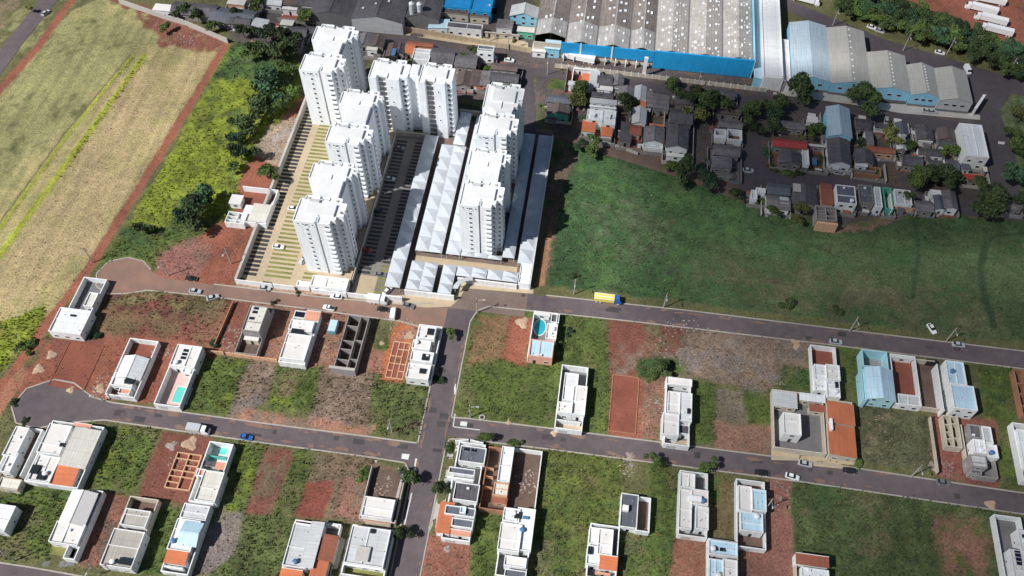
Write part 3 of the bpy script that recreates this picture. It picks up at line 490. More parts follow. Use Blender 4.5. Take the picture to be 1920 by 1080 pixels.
 ('small_house','house','small dark-roofed house with a walled side court, in the middle of a grassy lot',K7,[('w',1592,500,1680,762,3,'white_paint','nwes'),('y',1592,500,1680,762,'brown_floor'),('p',1480,475,1590,735,3.8,'white_paint','slate_roof'),('bx',1490,560,1530,605,4.8,'white_paint')]),
 ('walled_house','house','white house with a dark slot down its roof, east of the small dark-roofed house',K8,[('w',150,195,290,548,3.2,'white_paint','nwes'),('y',150,195,290,548,'dark_concrete'),('p',152,205,228,292,4.2,'white_paint','tower_roof'),('p',148,290,210,500,4.3,'white_paint','tower_roof'),('p',210,290,296,380,4.3,'white_paint','tower_roof'),('p',232,378,298,505,4.3,'white_paint','tower_roof'),('bx',197,322,262,358,5.2,'white_paint')]),
 ('walled_house','house','white house with interlocking pale blue roofs inside a walled lot on the lower right',K8,[('w',440,238,595,608,3,'white_paint','nwes'),('y',440,238,595,608,'brown_floor'),('p',450,272,522,410,4.2,'white_paint','tower_roof'),('p',520,290,597,410,4.4,'white_paint','lightblue_roof'),('p',462,405,580,520,4.3,'white_paint','lightblue_roof')]),
 ('walled_house','house','pale blue-roofed house with black solar panels at the bottom edge',K8,[('w',295,545,450,790,3,'white_paint','nwe'),('p',298,550,448,645,4.2,'white_paint','lightblue_roof'),('p',300,648,375,800,4.4,'white_paint','lightblue_roof'),('p',372,650,448,800,4.6,'white_paint','tower_roof'),('sol',312,578,388,628,4.1)]),
 ('tiled_house','house','house with a faded orange tile roof and white lower roof cut by the bottom edge',K8,[('ss',750,622,915,695,4.6,'white_paint','rust_tile'),('p',775,692,922,790,4,'white_paint','pale_roof'),('w',742,620,770,790,3,'beige_wall','w')]),
 ('walled_house','house','white house with blue solar arrays in the bottom right corner',K8,[('w',1765,422,2000,940,3,'white_paint','nwes'),('y',1765,422,2000,940,'dark_concrete'),('p',1885,500,2010,620,4.4,'white_paint','tower_roof'),('p',1845,600,2010,820,4.6,'white_paint','tower_roof'),('sol',1865,600,1915,690,4.4),('sol',1900,520,1990,560,4.2)]),
 ('shell_house','building','half-built white house shell in the red earth beside the complex wall',K18,[('w',180,355,320,590,2.8,'white_paint','nes'),('y',180,355,320,590,'red_floor'),('f',115,405,165,470,3,'white_paint','tower_roof'),('o',95,510,185,590,3,'white_paint',2),('f',250,460,320,580,3,'white_paint','cream_roof'),('bx',200,470,215,560,2.2,'white_paint')]),
 # old town south of the factories, west part
 ('town_house','house','white-roofed house with an orange-tiled court, beside the green corner plot',K11,[('w',370,175,560,365,3,'white_paint','nwes'),('y',370,175,560,365,'salmon_tile'),('f',370,178,600,212,3.6,'white_paint','tower_roof'),('f',525,200,600,360,3.6,'white_paint','grey_roof'),('f',325,300,530,362,3.5,'white_paint','grey_roof'),('ss',455,235,520,300,3.2,'peach_wall','orange_tile_y')]),
 ('town_house','house','dark-roofed house with a white porch, east of the orange-tiled court',K11,[('gx',600,240,720,335,4,'white_paint','dark_roof'),('f',590,335,730,395,3,'white_paint','tower_roof')]),
 ('town_shed','shed','low grey roof between dark houses south of the factory street',K11,[('gy',740,240,822,340,3.8,'old_wall','old_roof')]),
 ('town_shed','shed','dark shed roof north of the white duplex with orange corners',K11,[('sn',545,400,730,465,4,'old_wall','dark_roof')]),
 ('duplex_house','house','white and grey duplex with two orange tile corners towards the dirt lane',K11,[('f',525,455,768,525,6,'white_paint','grey_roof'),('f',518,522,765,560,6.3,'white_paint','white_paint'),('p',500,560,630,668,5.4,'white_paint','pale_roof'),('p',642,566,752,710,5.4,'white_paint','pale_roof'),('ss',460,665,565,765,4,'white_paint','orange_tile_y'),('ss',635,700,720,805,4,'white_paint','orange_tile_y'),('bx',530,590,570,620,6.2,'white_paint'),('bx',665,600,710,640,6.2,'white_paint'),('w',450,700,720,840,2.4,'old_wall','ws')]),
 ('green_house','house','green gabled house with brown roof at the dirt lane',K11,[('gy',140,510,325,610,5,'green_wall','brown_roof')]),
 ('town_house','house','slate-roofed house behind the green gabled house',K11,[('gx',130,425,335,505,4,'old_wall','slate_roof')]),
 ('town_house','house','grey-ribbed roof house between the trees and the lane of small roofs',K11,[('gy',795,350,930,465,4.2,'white_paint','old_roof'),('gy',945,345,1030,480,4.4,'white_paint','grey_roof')]),
 ('town_shed','shed','small grey shed right of the pair of ribbed roofs',K11,[('sw',1035,390,1090,540,3.8,'old_wall','old_roof')]),
 ('town_house','house','narrow house with orange tile end and grey front roofs below the ribbed roofs',K11,[('ss',930,478,1030,540,4,'white_paint','orange_tile_y'),('gy',925,540,1030,690,4.4,'white_paint','grey_roof')]),
 ('town_house','house','rust-red tiled house with a dark lean-to in front of the narrow grey house',K11,[('gx',900,700,985,790,3.6,'peach_wall','rust_tile'),('se',815,680,895,860,3.4,'old_wall','dark_roof_y')]),
 ('town_house','house','grey gabled house with white street wall beside the long dark house',K11,[('gy',1030,715,1198,865,4.2,'white_paint','old_roof'),('ss',1075,700,1195,720,3.6,'peach_wall','orange_tile_y'),('w',1010,870,1190,930,2.6,'white_paint','wes')]),
 ('long_house','house','long dark gabled house with two roofs stepping towards the field',K11,[('gx',1265,540,1460,690,5,'old_wall','dark_roof'),('gy',1238,700,1420,915,5.2,'white_paint','dark_roof_y'),('f',1225,960,1400,1010,2.8,'white_paint','tower_roof')]),
 ('town_shed','shed','grey tin roof between the round tree and the long dark house',K11,[('se',1110,420,1245,560,3.8,'old_wall','old_roof')]),
 ('town_house','house','purple-dark roofed house on the factory street west of the big trees',K11,[('gx',1320,370,1490,510,4.4,'old_wall','dark_roof')]),
 ('boundary_wall','wall','long white street wall along the dirt lane',K11,[('bx',960,885,1190,905,2.2,'white_paint')]),
 # old town, middle part
 ('town_house','house','small dark-roofed house with a white fence north of the framed roofs',K14,[('gx',640,90,820,205,4,'white_paint','dark_roof'),('bx',640,205,820,218,2.2,'white_paint')]),
 ('town_house','house','dark rust-roofed house between the two tall trees',K14,[('gx',640,260,890,380,4,'old_wall','brown_roof')]),
 ('town_house','house','house with two dark roof pits framed in white',K13,[('w',92,185,190,268,3.4,'white_paint','nwes'),('w',198,185,322,285,3.4,'white_paint','nwes'),('y',92,185,322,285,'dark_concrete'),('f',100,235,185,262,3.6,'white_paint','tower_roof'),('gx',130,110,320,178,4,'old_wall','old_roof')]),
 ('town_house','house','weathered grey house at the dead end beside the dark lane',K13,[('gx',90,310,300,412,4.2,'old_wall','old_roof'),('sw',75,410,230,515,3.8,'old_wall','old_roof'),('w',60,520,220,600,2,'old_wall','ws')]),
 ('red_house','house','house with a crimson red roof and cream gable in front',K13,[('gx',585,262,865,350,4.6,'old_wall','red_roof'),('gy',640,368,822,480,4,'old_wall','dark_roof_y'),('p',828,352,890,490,3.8,'white_paint','tower_roof'),('f',880,310,1030,345,3.2,'old_wall','cream_roof'),('bx',905,430,955,490,1.2,'tank_blue')]),
 ('town_house','house','brownish roofed house with a pale ridge, north of the crimson roof',K13,[('gx',620,110,850,185,4,'old_wall','old_roof'),('f',620,150,840,180,3.4,'old_wall','concrete')]),
 ('small_shed','shed','small white lean-to under the big dark tree',K13,[('ss',875,85,960,132,3.2,'white_paint','tower_roof')]),
 ('warehouse','warehouse','tall steel-blue roofed warehouse in the old town',K13,[('gy',1040,-10,1252,250,6.5,'sky_blue_wall','bluegrey_roof')]),
 ('hall_house','house','dark gabled hall directly in front of the steel-blue warehouse',K13,[('gy',1045,262,1245,480,5,'white_paint','dark_roof_y')]),
 ('small_house','house','small white cube house at the west end of the row above the green field',K13,[('p',440,680,520,725,4,'white_paint','tower_roof'),('p',400,700,450,780,3.6,'white_paint','pale_roof')]),
 ('row_house','house','grey patched roof house next to the small white cube',K13,[('gx',540,640,725,740,4.2,'old_wall','slate_roof'),('gx',530,742,725,862,4,'white_paint','old_roof'),('f',640,760,715,820,4.4,'white_paint','grey_roof')]),
 ('row_house','house','dark purple roofed house in the row above the green field',K13,[('gy',745,650,960,830,4.4,'old_wall','dark_roof'),('f',750,645,820,720,4.9,'old_wall','concrete')]),
 ('row_house','house','rust-orange roofed court house squeezed in the row above the field',K13,[('se',985,645,1092,820,4,'peach_wall','rust_tile')]),
 ('row_house','house','blue-grey house with dark sunken roof framed by white walls',K13,[('p',1112,655,1290,825,6,'white_paint','slate_roof')]),
 ('terrace_building','building','unfinished grey terrace with an orange wall jutting into the field',K13,[('o',940,830,1125,965,4.5,'grey_block',3),('bx',955,965,1132,1000,4.6,'peach_wall'),('w',940,830,1130,1000,3,'peach_wall','e')]),
 # old town, east part
 ('town_shed','shed','low dark roof east of the steel-blue warehouse',K12,[('gx',20,100,160,200,3.8,'old_wall','dark_roof')]),
 ('town_house','house','grey-green roofed house with a white arched shade',K12,[('se',110,215,190,350,3.8,'white_paint','old_roof'),('f',50,150,140,175,3,'white_paint','tower_roof')]),
 ('town_shed','shed','narrow dark roof with a white edge next to the yellow-green garden',K12,[('sn',200,150,305,215,3.8,'white_paint','dark_roof')]),
 ('town_house','house','house with a long thin orange tile roof in the middle of the block',K12,[('gx',120,355,385,425,3.8,'peach_wall','rust_tile')]),
 ('town_house','house','dark-roofed house south of the thin orange roof',K12,[('gy',20,385,190,520,4,'old_wall','dark_roof')]),
 ('patio_house','house','red-floored patio house with a round white canopy on the lane',K12,[('y',0,535,260,635,'red_floor'),('w',0,535,260,635,2.2,'brick_wall','nse'),('f',15,515,135,555,3.2,'white_paint','tower_roof')]),
 ('blue_roof_house','house','slate-blue gabled house with a grey annex beside white walls',K12,[('gy',395,140,500,248,4.6,'white_paint','slate_roof'),('gy',392,258,490,390,4.2,'old_wall','grey_roof'),('bx',505,150,520,240,3,'white_paint')]),
 ('town_house','house','dark roofed house with white front strip, middle of the east block',K12,[('gy',580,165,740,300,4.2,'old_wall','dark_roof_y'),('f',600,302,735,330,3,'white_paint','tower_roof')]),
 ('town_house','house','dark reddish roofed house west of the big pale hall',K12,[('gy',780,190,940,300,4.2,'old_wall','brown_roof'),('gx',780,300,940,360,3.8,'old_wall','dark_roof')]),
 ('town_house','house','long dark roof behind the trees of the lane',K12,[('gx',450,440,640,540,4,'old_wall','dark_roof')]),
 ('town_house','house','dark roofed house with pale diagonal gutter wall',K12,[('gx',690,480,835,595,4,'old_wall','dark_roof'),('gx',865,480,980,590,4,'old_wall','slate_roof'),('bx',838,480,856,590,4.3,'white_paint')]),
 ('town_house','house','low house with dark front and white porch strip facing the tree row',K12,[('gx',600,375,840,450,3.8,'white_paint','dark_roof')]),
 ('warehouse','warehouse','big pale grey hall at the east road',K12,[('p',975,148,1252,470,7,'white_paint','pale_roof')]),
 ('red_house','house','low house with red porch roof below the big pale hall',K12,[('ss',1005,615,1205,675,3.4,'peach_wall','red_roof'),('f',990,520,1080,590,3,'white_paint','slate_roof'),('f',1190,550,1240,600,3,'old_wall','cream_roof')]),
 ('row_house','house','dark flat house with a pale concrete strip beside the blue-grey house',K12,[('p',45,715,190,890,4.4,'old_wall','slate_roof'),('p',190,735,272,925,4.6,'white_paint','grey_roof')]),
 ('row_house','house','narrow green court house with curved white wall',K12,[('w',272,740,375,945,3.4,'green_wall','nwes'),('y',272,740,375,945,'leaf_dark'),('bx',335,800,365,940,3.8,'white_paint')]),
 ('row_house','house','grey flat-roofed house with an orange front parapet',K12,[('p',375,755,545,905,4.4,'white_paint','grey_roof'),('bx',400,915,570,935,3,'peach_wall')]),
 ('row_house','house','low patched house between flat roofs above the field',K12,[('gx',585,860,740,960,3.6,'old_wall','old_roof')]),
 ('row_house','house','white and slate roofed pair at the east end of the field row',K12,[('p',708,760,812,812,4.2,'white_paint','tower_roof'),('gy',745,815,850,940,4,'white_paint','slate_roof'),('gy',822,768,965,935,4.4,'white_paint','old_roof')]),
 ('town_shed','shed','old arched grey shed beyond the row under the trees at the east edge',K12,[('gx',1390,850,1560,940,4,'old_wall','old_roof')]),
 # old town north of the towers
 ('town_house','house','pale grey roofed house at the end of the wall west of the towers',K9,[('se',290,200,400,310,4,'white_paint','grey_roof')]),
 ('town_house','house','cream house with stepped flat roofs beside dark roofs',K9,[('f',590,215,710,290,4.4,'old_wall','cream_roof'),('f',530,290,620,355,3.6,'old_wall','cream_roof')]),
 ('town_house','house','dark house under trees at the far west of the lane',K9,[('gx',40,165,220,270,4,'old_wall','dark_roof')]),
 ('town_house','house','dark roofed house with a pale metal strip next to the cream house',K9,[('gx',690,280,850,400,4,'old_wall','dark_roof'),('bx',830,310,890,325,3,'grey_roof')]),
 ('town_house','house','low very dark roofs behind the back towers',K9,[('gx',650,400,790,520,3.8,'old_wall','dark_roof'),('gx',900,290,1040,370,3.8,'old_wall','dark_roof')]),
 ('peach_house','house','long house with peach walls and dark roof on the factory lane',K9,[('gx',790,75,1075,170,4.4,'peach_wall','dark_roof'),('f',600,70,760,115,3.4,'white_paint','tower_roof')]),
 ('town_house','house','lavender-roofed house at the top edge',K9,[('gx',430,-40,575,50,4,'white_paint','grey_roof')]),
 ('town_house','house','dark roofs with a white tank by the top edge',K9,[('gx',790,-40,980,60,4.2,'white_paint','dark_roof'),('f',960,0,1120,40,4,'white_paint','grey_roof'),('gx',620,-50,780,50,4,'old_wall','brown_roof')]),
 ('town_house','house','pinkish walled house in the top lane, westmost',K9,[('f',0,-30,165,60,4,'peach_wall','cream_roof')]),
 ('town_house','house','white curved-roof house behind the long field wall',K0,[('f',292,6,325,22,3.6,'white_paint','tower_roof'),('gx',330,0,400,30,4,'old_wall','dark_roof'),('gx',405,10,470,45,4,'old_wall','slate_roof')]),
 ('orange_house','house','house with an orange tile roof wrapped round a white roof, north of the central towers',K10,[('gx',150,455,420,520,4,'peach_wall','rust_tile'),('ss',130,500,205,590,3.6,'peach_wall','orange_tile_y'),('p',225,540,385,680,4.8,'white_paint','grey_roof')]),
 ('town_house','house','big dark square roof east of the orange-roofed house',K10,[('gx',435,520,650,700,4.6,'old_wall','dark_roof')]),
 ('town_house','house','charcoal roof with rubble on it, next to the white two-storey house',K10,[('gx',710,590,905,750,4.4,'old_wall','dark_roof_y')]),
 ('tall_house','house','two-storey white house with dark roof on the factory street',K10,[('p',945,500,1110,585,6.4,'white_paint','slate_roof')]),
 ('town_house','house','brown and charcoal roofs behind the northmost east tower',K10,[('gx',1100,700,1370,790,4,'old_wall','brown_roof'),('gx',1090,800,1380,920,4,'old_wall','dark_roof')]),
 ('long_shed','shed','long narrow brown shed roof north of the white-fronted tower',K10,[('gy',720,795,850,960,3.8,'old_wall','brown_roof')]),
 ('town_house','house','two grey-brown roofs between back towers and the orange-roofed house',K9,[('gy',1480,370,1570,500,4,'old_wall','old_roof'),('gy',1620,390,1720,520,4,'old_wall','brown_roof'),('f',1550,520,1660,570,3.6,'white_paint','cream_roof')]),
 ('town_house','house','dark sheds with a blue tarp edge left of the orange roof',K10,[('gy',-60,480,10,640,4,'old_wall','brown_roof'),('gy',20,490,95,600,3.8,'old_wall','dark_roof'),('bx',-30,540,0,620,4.6,'tank_blue')]),
 ('town_house','house','brown lean-to roofs in the narrow yard right of the charcoal roof',K10,[('se',880,780,960,960,3.4,'brick_wall','brown_roof'),('sw',980,790,1060,960,3.4,'brick_wall','old_roof')]),
]

# ------------------------------------------------------------------ ground sheet (kept level under lots, roads and the complex)
gz = gveg*(fbm(GX, GY, 2.4, 51)*1.2-.2)*1.5
gz += .12*(fbm(GX, GY, 14, 61)-.5)
def level(x0, y0, x1, y1, z=-.06, pad=.6):
    s = (slice(max(0, int((x0-pad-gx0)/gs)), max(0, int((x1+pad-gx0)/gs)+2)), slice(max(0, int((y0-pad-gy0)/gs)), max(0, int((y1+pad-gy0)/gs)+2)))
    gz[s] = z; gveg[s] = 0
ROADS = [  # name, polygon in metres, material, label
 ('asphalt_street', [(-43,166.5),(-29,165.2),(20,166.2),(80,166.4),(175,165.9),(260,165.6),(260,172.7),(110,172.6),(40,172.9),(-10,172.2),(-35,172.0),(-43,171.4)], 'asphalt'),
 ('dusty_street', [(-43,171.4),(-48,164),(-60,161.2),(-88,160.2),(-126,160.2),(-145,160.6),(-150,163),(-154,166.2),(-160,167),(-166,164.5),(-168,159),(-166,154),(-161,151.6),(-155,152.5),(-148,155),(-126,155.6),(-88,155.4),(-58,155),(-47,153),(-43,149)], 'asphalt_dusty'),
 ('asphalt_road', [(-43,149),(-43,111),(-42.6,60),(-42.6,-20),(-34.6,-20),(-34.6,70),(-34.8,110),(-34.8,158),(-33,163),(-29,165.2),(-43,166.5)], 'asphalt'),
 ('second_street', [(-43,111),(-60,111),(-92,110.8),(-143,111),(-150,112),(-158,116),(-165,116.4),(-172,112),(-174,105.5),(-170,100.5),(-163,99.5),(-156,102.5),(-143,105.4),(-92,104.9),(-57,104.9),(-46,104.6),(-43,102)], 'asphalt'),
 ('second_street', [(-34.8,115.2),(-30,115),(0,115.4),(75,115.6),(138,114.6),(260,113.5),(260,120.6),(138,120.9),(75,122.2),(0,121.9),(-30,121.6),(-34.8,121.2)], 'asphalt'),
 ('bottom_street', [(-220,57.5),(-146,57.5),(-90,56),(-43,55),(-43,49),(-90,49),(-220,50)], 'asphalt'),
 ('factory_street', [(-160,312),(-120,301),(-60,294),(-30,287.2),(60,285),(120,282.5),(153,280),(153,271),(120,276),(60,278.5),(-10,281),(-38,283),(-70,289),(-120,296.5),(-160,306)], 'asphalt_town'),
 ('east_road', [(152,301),(152,231),(162,231),(165,262),(163,290),(170,301),(230,286),(230,296),(170,311),(120,328),(75,352),(60,366),(50,366),(68,348),(112,321)], 'asphalt_town'),
 ('dirt_lane', [(-38,284),(-32,262),(-30,246),(-23,249),(-25,262),(-29,284)], 'asphalt_town'),
 ('dirt_lane', [(-24,250),(-29.5,245.6),(-18,248.5),(0,243),(36,233.5),(56,226),(62,232),(36,239.5),(0,249)], 'brown_floor'),
 ('dark_lane', [(58,279),(57,262),(57,234),(58,226),(72,230),(71,243),(66,245),(66,262),(67,278.5)], 'asphalt_town'),
 ('dark_lane', [(70,236.5),(100,236.5),(124,234.5),(153,229),(153,236),(124,241),(100,243),(70,243)], 'asphalt_town'),
 ('highway', [(-264,195),(-256.5,240),(-256,270),(-254,300),(-246,345),(-238,345),(-246,300),(-248.5,270),(-248.8,240),(-256,193)], 'asphalt'),
]
CX0, CX1, CY0, CY1 = -118.2, -15.9, 161.4, 254.5     # walled complex
for n_, P, m_ in ROADS:
    bb = bbox(P, 2); s = (slice(bb[0], bb[1]), slice(bb[2], bb[3])); sd = psd(GX[s], GY[s], P); k = np.clip(1+sd/1.2, 0, 1)
    gz[s] = gz[s]*(1-k)-.05*k; gveg[s] = gveg[s]*(1-k)
level(77, 273, 152, 290); level(-76, 284, -22, 301); level(CX0, CY0+3, CX1, CY1); level(-90, CY0-.3, CX1, CY0+6)
for nm, ct, lb, k, items in LOTS:
    for it in items:
        if it[0] != 'sol': x0, y0, x1, y1 = k.rect(*it[1:5], it[5] if isinstance(it[5], (int, float)) else 2.5); level(x0, y0, x1, y1, -.06, .1)
ni, nj = GX.shape
co = np.stack([GX, GY, gz], -1).reshape(-1, 3).astype(np.float32)
idx = np.arange(ni*nj).reshape(ni, nj); fc = np.stack([idx[:-1, :-1], idx[1:, :-1], idx[1:, 1:], idx[:-1, 1:]], -1).reshape(-1, 4)
def npmesh(name, co, fc, col=None, m='ground', corner=False):
    me = bpy.data.meshes.new(name); nv, nf, k = len(co), len(fc), fc.shape[1]
    me.vertices.add(nv); me.vertices.foreach_set('co', co.astype(np.float32).ravel()); me.loops.add(nf*k); me.loops.foreach_set('vertex_index', fc.astype(np.int32).ravel())
    me.polygons.add(nf); me.polygons.foreach_set('loop_start', np.arange(0, nf*k, k, dtype=np.int32)); me.update(calc_edges=True)
    if col is not None:
        a = me.color_attributes.new('Col', 'FLOAT_COLOR', 'POINT'); c4 = np.ones((nv, 4), np.float32); c4[:, :3] = col; a.data.foreach_set('color', c4.ravel())
    me.materials.append(M[m]); return me
gme = npmesh('ground', co, fc, gcol.reshape(-1, 3)); gme.polygons.foreach_set('use_smooth', np.ones(len(fc), bool))
go = bpy.data.objects.new('ground', gme); COL.objects.link(go); tag(go, 'ploughed field, green meadows, red earth and grassy building lots', None, None, 'structure')
fo = MB()
mat('far_land', (.13, .13, .05), .97, 'plain', .4, .02)
B_ = 3000
for a in ((-B_, -B_, B_, gy0+.1), (-B_, gy1-.1, B_, B_), (-B_, gy0+.1, gx0+.1, gy1-.1), (gx1-.1, gy0+.1, B_, gy1-.1)): fo.face([(a[0], a[1], -.25), (a[2], a[1], -.25), (a[2], a[3], -.25), (a[0], a[3], -.25)], 'far_land')
struct(fo, 'countryside', 'flat farmland running on beyond the town')

# ------------------------------------------------------------------ roads, kerbs, markings
for i, (nm, P, m_) in enumerate(ROADS):
    b = MB(); A = sum(P[j][0]*P[(j+1) % len(P)][1]-P[(j+1) % len(P)][0]*P[j][1] for j in range(len(P)))
    if A < 0: P = P[::-1]
    z = .024+.004*i; b.face([(x, y, z) for x, y in P], m_); struct(b, nm, None)
def kerb(pts, w=.45, h=.14, name='kerb', m='kerb'):
    b = MB()
    for (x0, y0), (x1, y1) in zip(pts[:-1], pts[1:]):
        dx, dy = x1-x0, y1-y0; l = math.hypot(dx, dy); nx, ny = -dy/l*w/2, dx/l*w/2; ex, ey = dx/l*.05, dy/l*.05
        b.prism([(x0-nx, y0-ny), (x1-nx, y1-ny), (x1+nx, y1+ny), (x0+nx, y0+ny)], -.1, h, m)
    return struct(b, name)
kerb([(-29,165.0),(20,165.95),(80,166.15),(175,165.65),(240,165.4)]); kerb([(-10,172.45),(40,173.15),(110,172.85),(240,172.95)])
kerb([(-34.5,121.5),(-34.5,158),(-32.7,162.8),(-29,165)]); kerb([(-34.5,121.5),(-30,121.9),(0,122.2),(75,122.5),(138,121.2),(240,120.9)])
kerb([(-34.5,70),(-34.5,110),(-33.8,114),(-30,114.7),(0,115.1),(75,115.3),(138,114.3),(240,113.2)]); kerb([(-43.3,111.4),(-43.3,149)])
kerb([(-43.6,111.3),(-60,111.3),(-92,111.1),(-143,111.3),(-150,112.3),(-158,116.3),(-165,116.7),(-172.3,112.3),(-174.3,105.5),(-170.2,100.2),(-163,99.2),(-156,102.2),(-143,105.1),(-92,104.6),(-57,104.6),(-46,104.3),(-43.3,101),(-42.9,60)])
kerb([(-150,163.3),(-154,166.5),(-160,167.3),(-166.2,164.7),(-168.3,159),(-166.3,153.8),(-161,151.3),(-155,152.2),(-148,154.7),(-126,155.3),(-88,155.1),(-58,154.7),(-47.3,152.8),(-43.3,149)])
kerb([(-220,57.8),(-146,57.8),(-90,56.3),(-44,55.3)])
kerb([(-126,160.5),(-88,160.5),(-60,161.5),(-49,163.5)])
def sheet(name, k, P, m, z=.045, label=None):
    b = MB(); Q = [k(*p) for p in P]; A = sum(Q[j][0]*Q[(j+1) % len(Q)][1]-Q[(j+1) % len(Q)][0]*Q[j][1] for j in range(len(Q)))
    if A < 0: Q = Q[::-1]
    b.face([(x, y, z) for x, y in Q], m); return struct(b, name, label)
sheet('pavement', K0, [(1000,539),(1000,551),(880,541),(870,545),(862,560),(845,575),(800,577),(700,566),(700,556),(760,553),(850,560),(866,530),(890,528)], 'paver_tan', .066)
sheet('pavement', K0, [(828,905),(843,830),(868,822),(880,826),(850,850),(832,960),(812,1000),(803,990)], 'concrete', .06)
sheet('pavement', K0, [(735,985),(757,890),(750,872),(700,862),(705,868),(745,876),(752,895),(728,985)], 'concrete', .06)
sheet('driveway', K3, [(770,1010),(970,1030),(965,1085),(750,1080)], 'paver_tan', .05)
sheet('driveway', K3, [(1565,1130),(1780,1150),(1770,1195),(1555,1180)], 'paver_tan', .05)
sheet('driveway', K4, [(370,915),(740,950),(700,1010),(340,975)], 'paver_tan', .05)
sheet('driveway', K4, [(165,880),(360,905),(350,950),(165,945)], 'paver_tan', .05)
sheet('driveway', K6, [(745,800),(835,800),(760,1110),(680,1110)], 'concrete', .05)
sheet('driveway', K7, [(1490,225),(1640,250),(1600,470),(1490,470)], 'dark_concrete', .05)
sheet('driveway', K5, [(290,980),(490,985),(480,1030),(270,1015)], 'dark_concrete', .05)
# dust, dried mud and repairs on the street surface
def spills():
    rs = random.Random(12); b = MB(); g = MB()
    def blot(bb, m, x, y, rx, ry, z):
        n = 11; ph = rs.uniform(0, 6); bb.face([(x+rx*math.cos(2*math.pi*q/n)*rs.uniform(.55, 1.2), y+ry*math.sin(2*math.pi*q/n)*rs.uniform(.55, 1.2), z) for q in range(n)], m)
    for i in range(150):
        ln = rs.choice([(-33, 100, 166.9, .0), (-33, 100, 116.2, .012), (-33, 100, 121.0, -.003), (-140, -46, 105.8, 0), (-140, -46, 110.3, 0), (-9, 110, 172.0, 0)])
        x = rs.uniform(ln[0], ln[1]); y = ln[2]+rs.uniform(-.5, .5); blot(b, 'road_dust', x, y, rs.uniform(.5, 2.6), rs.uniform(.2, .7), .084+i*.0002)
    for i in range(46):
        y = rs.uniform(60, 150); x = rs.choice([-42.2, -35.3])+rs.uniform(-.3, .3); blot(b, 'road_dust', x, y, rs.uniform(.2, .5), rs.uniform(.6, 2.4), .084+i*.0002)
    for i in range(34):
        ln = rs.choice([(-30, 140, 169.5), (-30, 130, 118.5), (-140, -46, 108), (-42, -36, rs.uniform(60, 150))]); x = rs.uniform(ln[0], ln[1]); y = ln[2]+rs.uniform(-1.8, 1.8); w = rs.uniform(.5, 2.2); h = rs.uniform(.4, 1.1)
        g.face([(x-w, y-h, .08+i*.0001), (x+w, y-h*.9, .08+i*.0001), (x+w*.95, y+h, .08+i*.0001), (x-w, y+h, .08+i*.0001)], 'asphalt_patch')
    tag(b.build('road_dust'), 'red dust and dried mud washed over the street edges', None, None, 'stuff'); tag(g.build('asphalt_repairs'), 'darker repair patches in the asphalt', None, None, 'stuff')
mat('road_dust', (.2, .125, .095), .95, 'plain', .3, 1); mat('asphalt_patch', (.06, .052, .056), .95, 'plain', .3, 1)
spills()
# painted stop lines and letters' worn remains at the crossings
b = MB()
for (k, P) in [(K2, [(1738,880),(1746,880),(1722,1045),(1714,1045)]), (K2, [(1714,1045),(1722,1038),(1920,1062),(1920,1068)]), (K2, [(1775,1000),(1825,1005),(1820,1040),(1770,1032)]),
               (K3, [(5,720),(20,720),(20,800),(5,800)]), (K6, [(1275,480),(1285,480),(1232,715),(1222,715)]), (K6, [(1210,195),(1265,200),(1255,240),(1205,232)]), (K6, [(1305,230),(1325,232),(1308,340),(1290,338)]),
               (K14, [(945,1010),(1000,1010),(995,1050),(945,1045)]), (K16, [(1725,300),(1775,305),(1772,325),(1725,320)])]:
    Q = [k(*p) for p in P][::-1]; b.face([(x, y, .082) for x, y in Q], 'paint_line')
struct(b, 'road_marking')

# ------------------------------------------------------------------ house builder
def put_windows(root, x0, y0, x1, y1, z, h, rnd, small=False):
    w = x1-x0; n = max(1, int(w/3.4))
    if w > 2.2:
        for i in range(n):
            zz = z+1.0
            while zz+1.2 < z+h-.3:
                (inst(DOOR, 'door', root, (x0+w*(i+.5)/n, y0-.012, z+.05), 0) if (i == 0 and zz < z+1.5 and rnd.random() < .35) else window(root, WIN, (x0+w*(i+.5)/n, y0-.012, zz), 0)); zz += 2.9
    e = y1-y0; n = max(1, int(e/4.2))
    if e > 2.2:
        cx = (x0+x1)/2
        for i in range(n):
            yy = y0+e*(i+.5)/n
            if cx < 10: window(root, WINS, (x1+.012, yy, z+1.3), R(90))
            else: window(root, WINS, (x0-.012, yy, z+1.3), R(-90))
def roof_bits(root, x0, y0, x1, y1, z, rnd, p=.4):
    if x1-x0 > 3 and y1-y0 > 3:
        if rnd.random() < p: inst(rnd.choice([TANK, TANKW, TANKW]), 'water_tank', root, (x0+rnd.uniform(1, x1-x0-1), y0+rnd.uniform(1, y1-y0-1), z))
        if rnd.random() < p: inst(ACU, 'air_conditioner', root, (x0+rnd.uniform(.7, x1-x0-.7), y0+rnd.uniform(.7, y1-y0-.7), z))
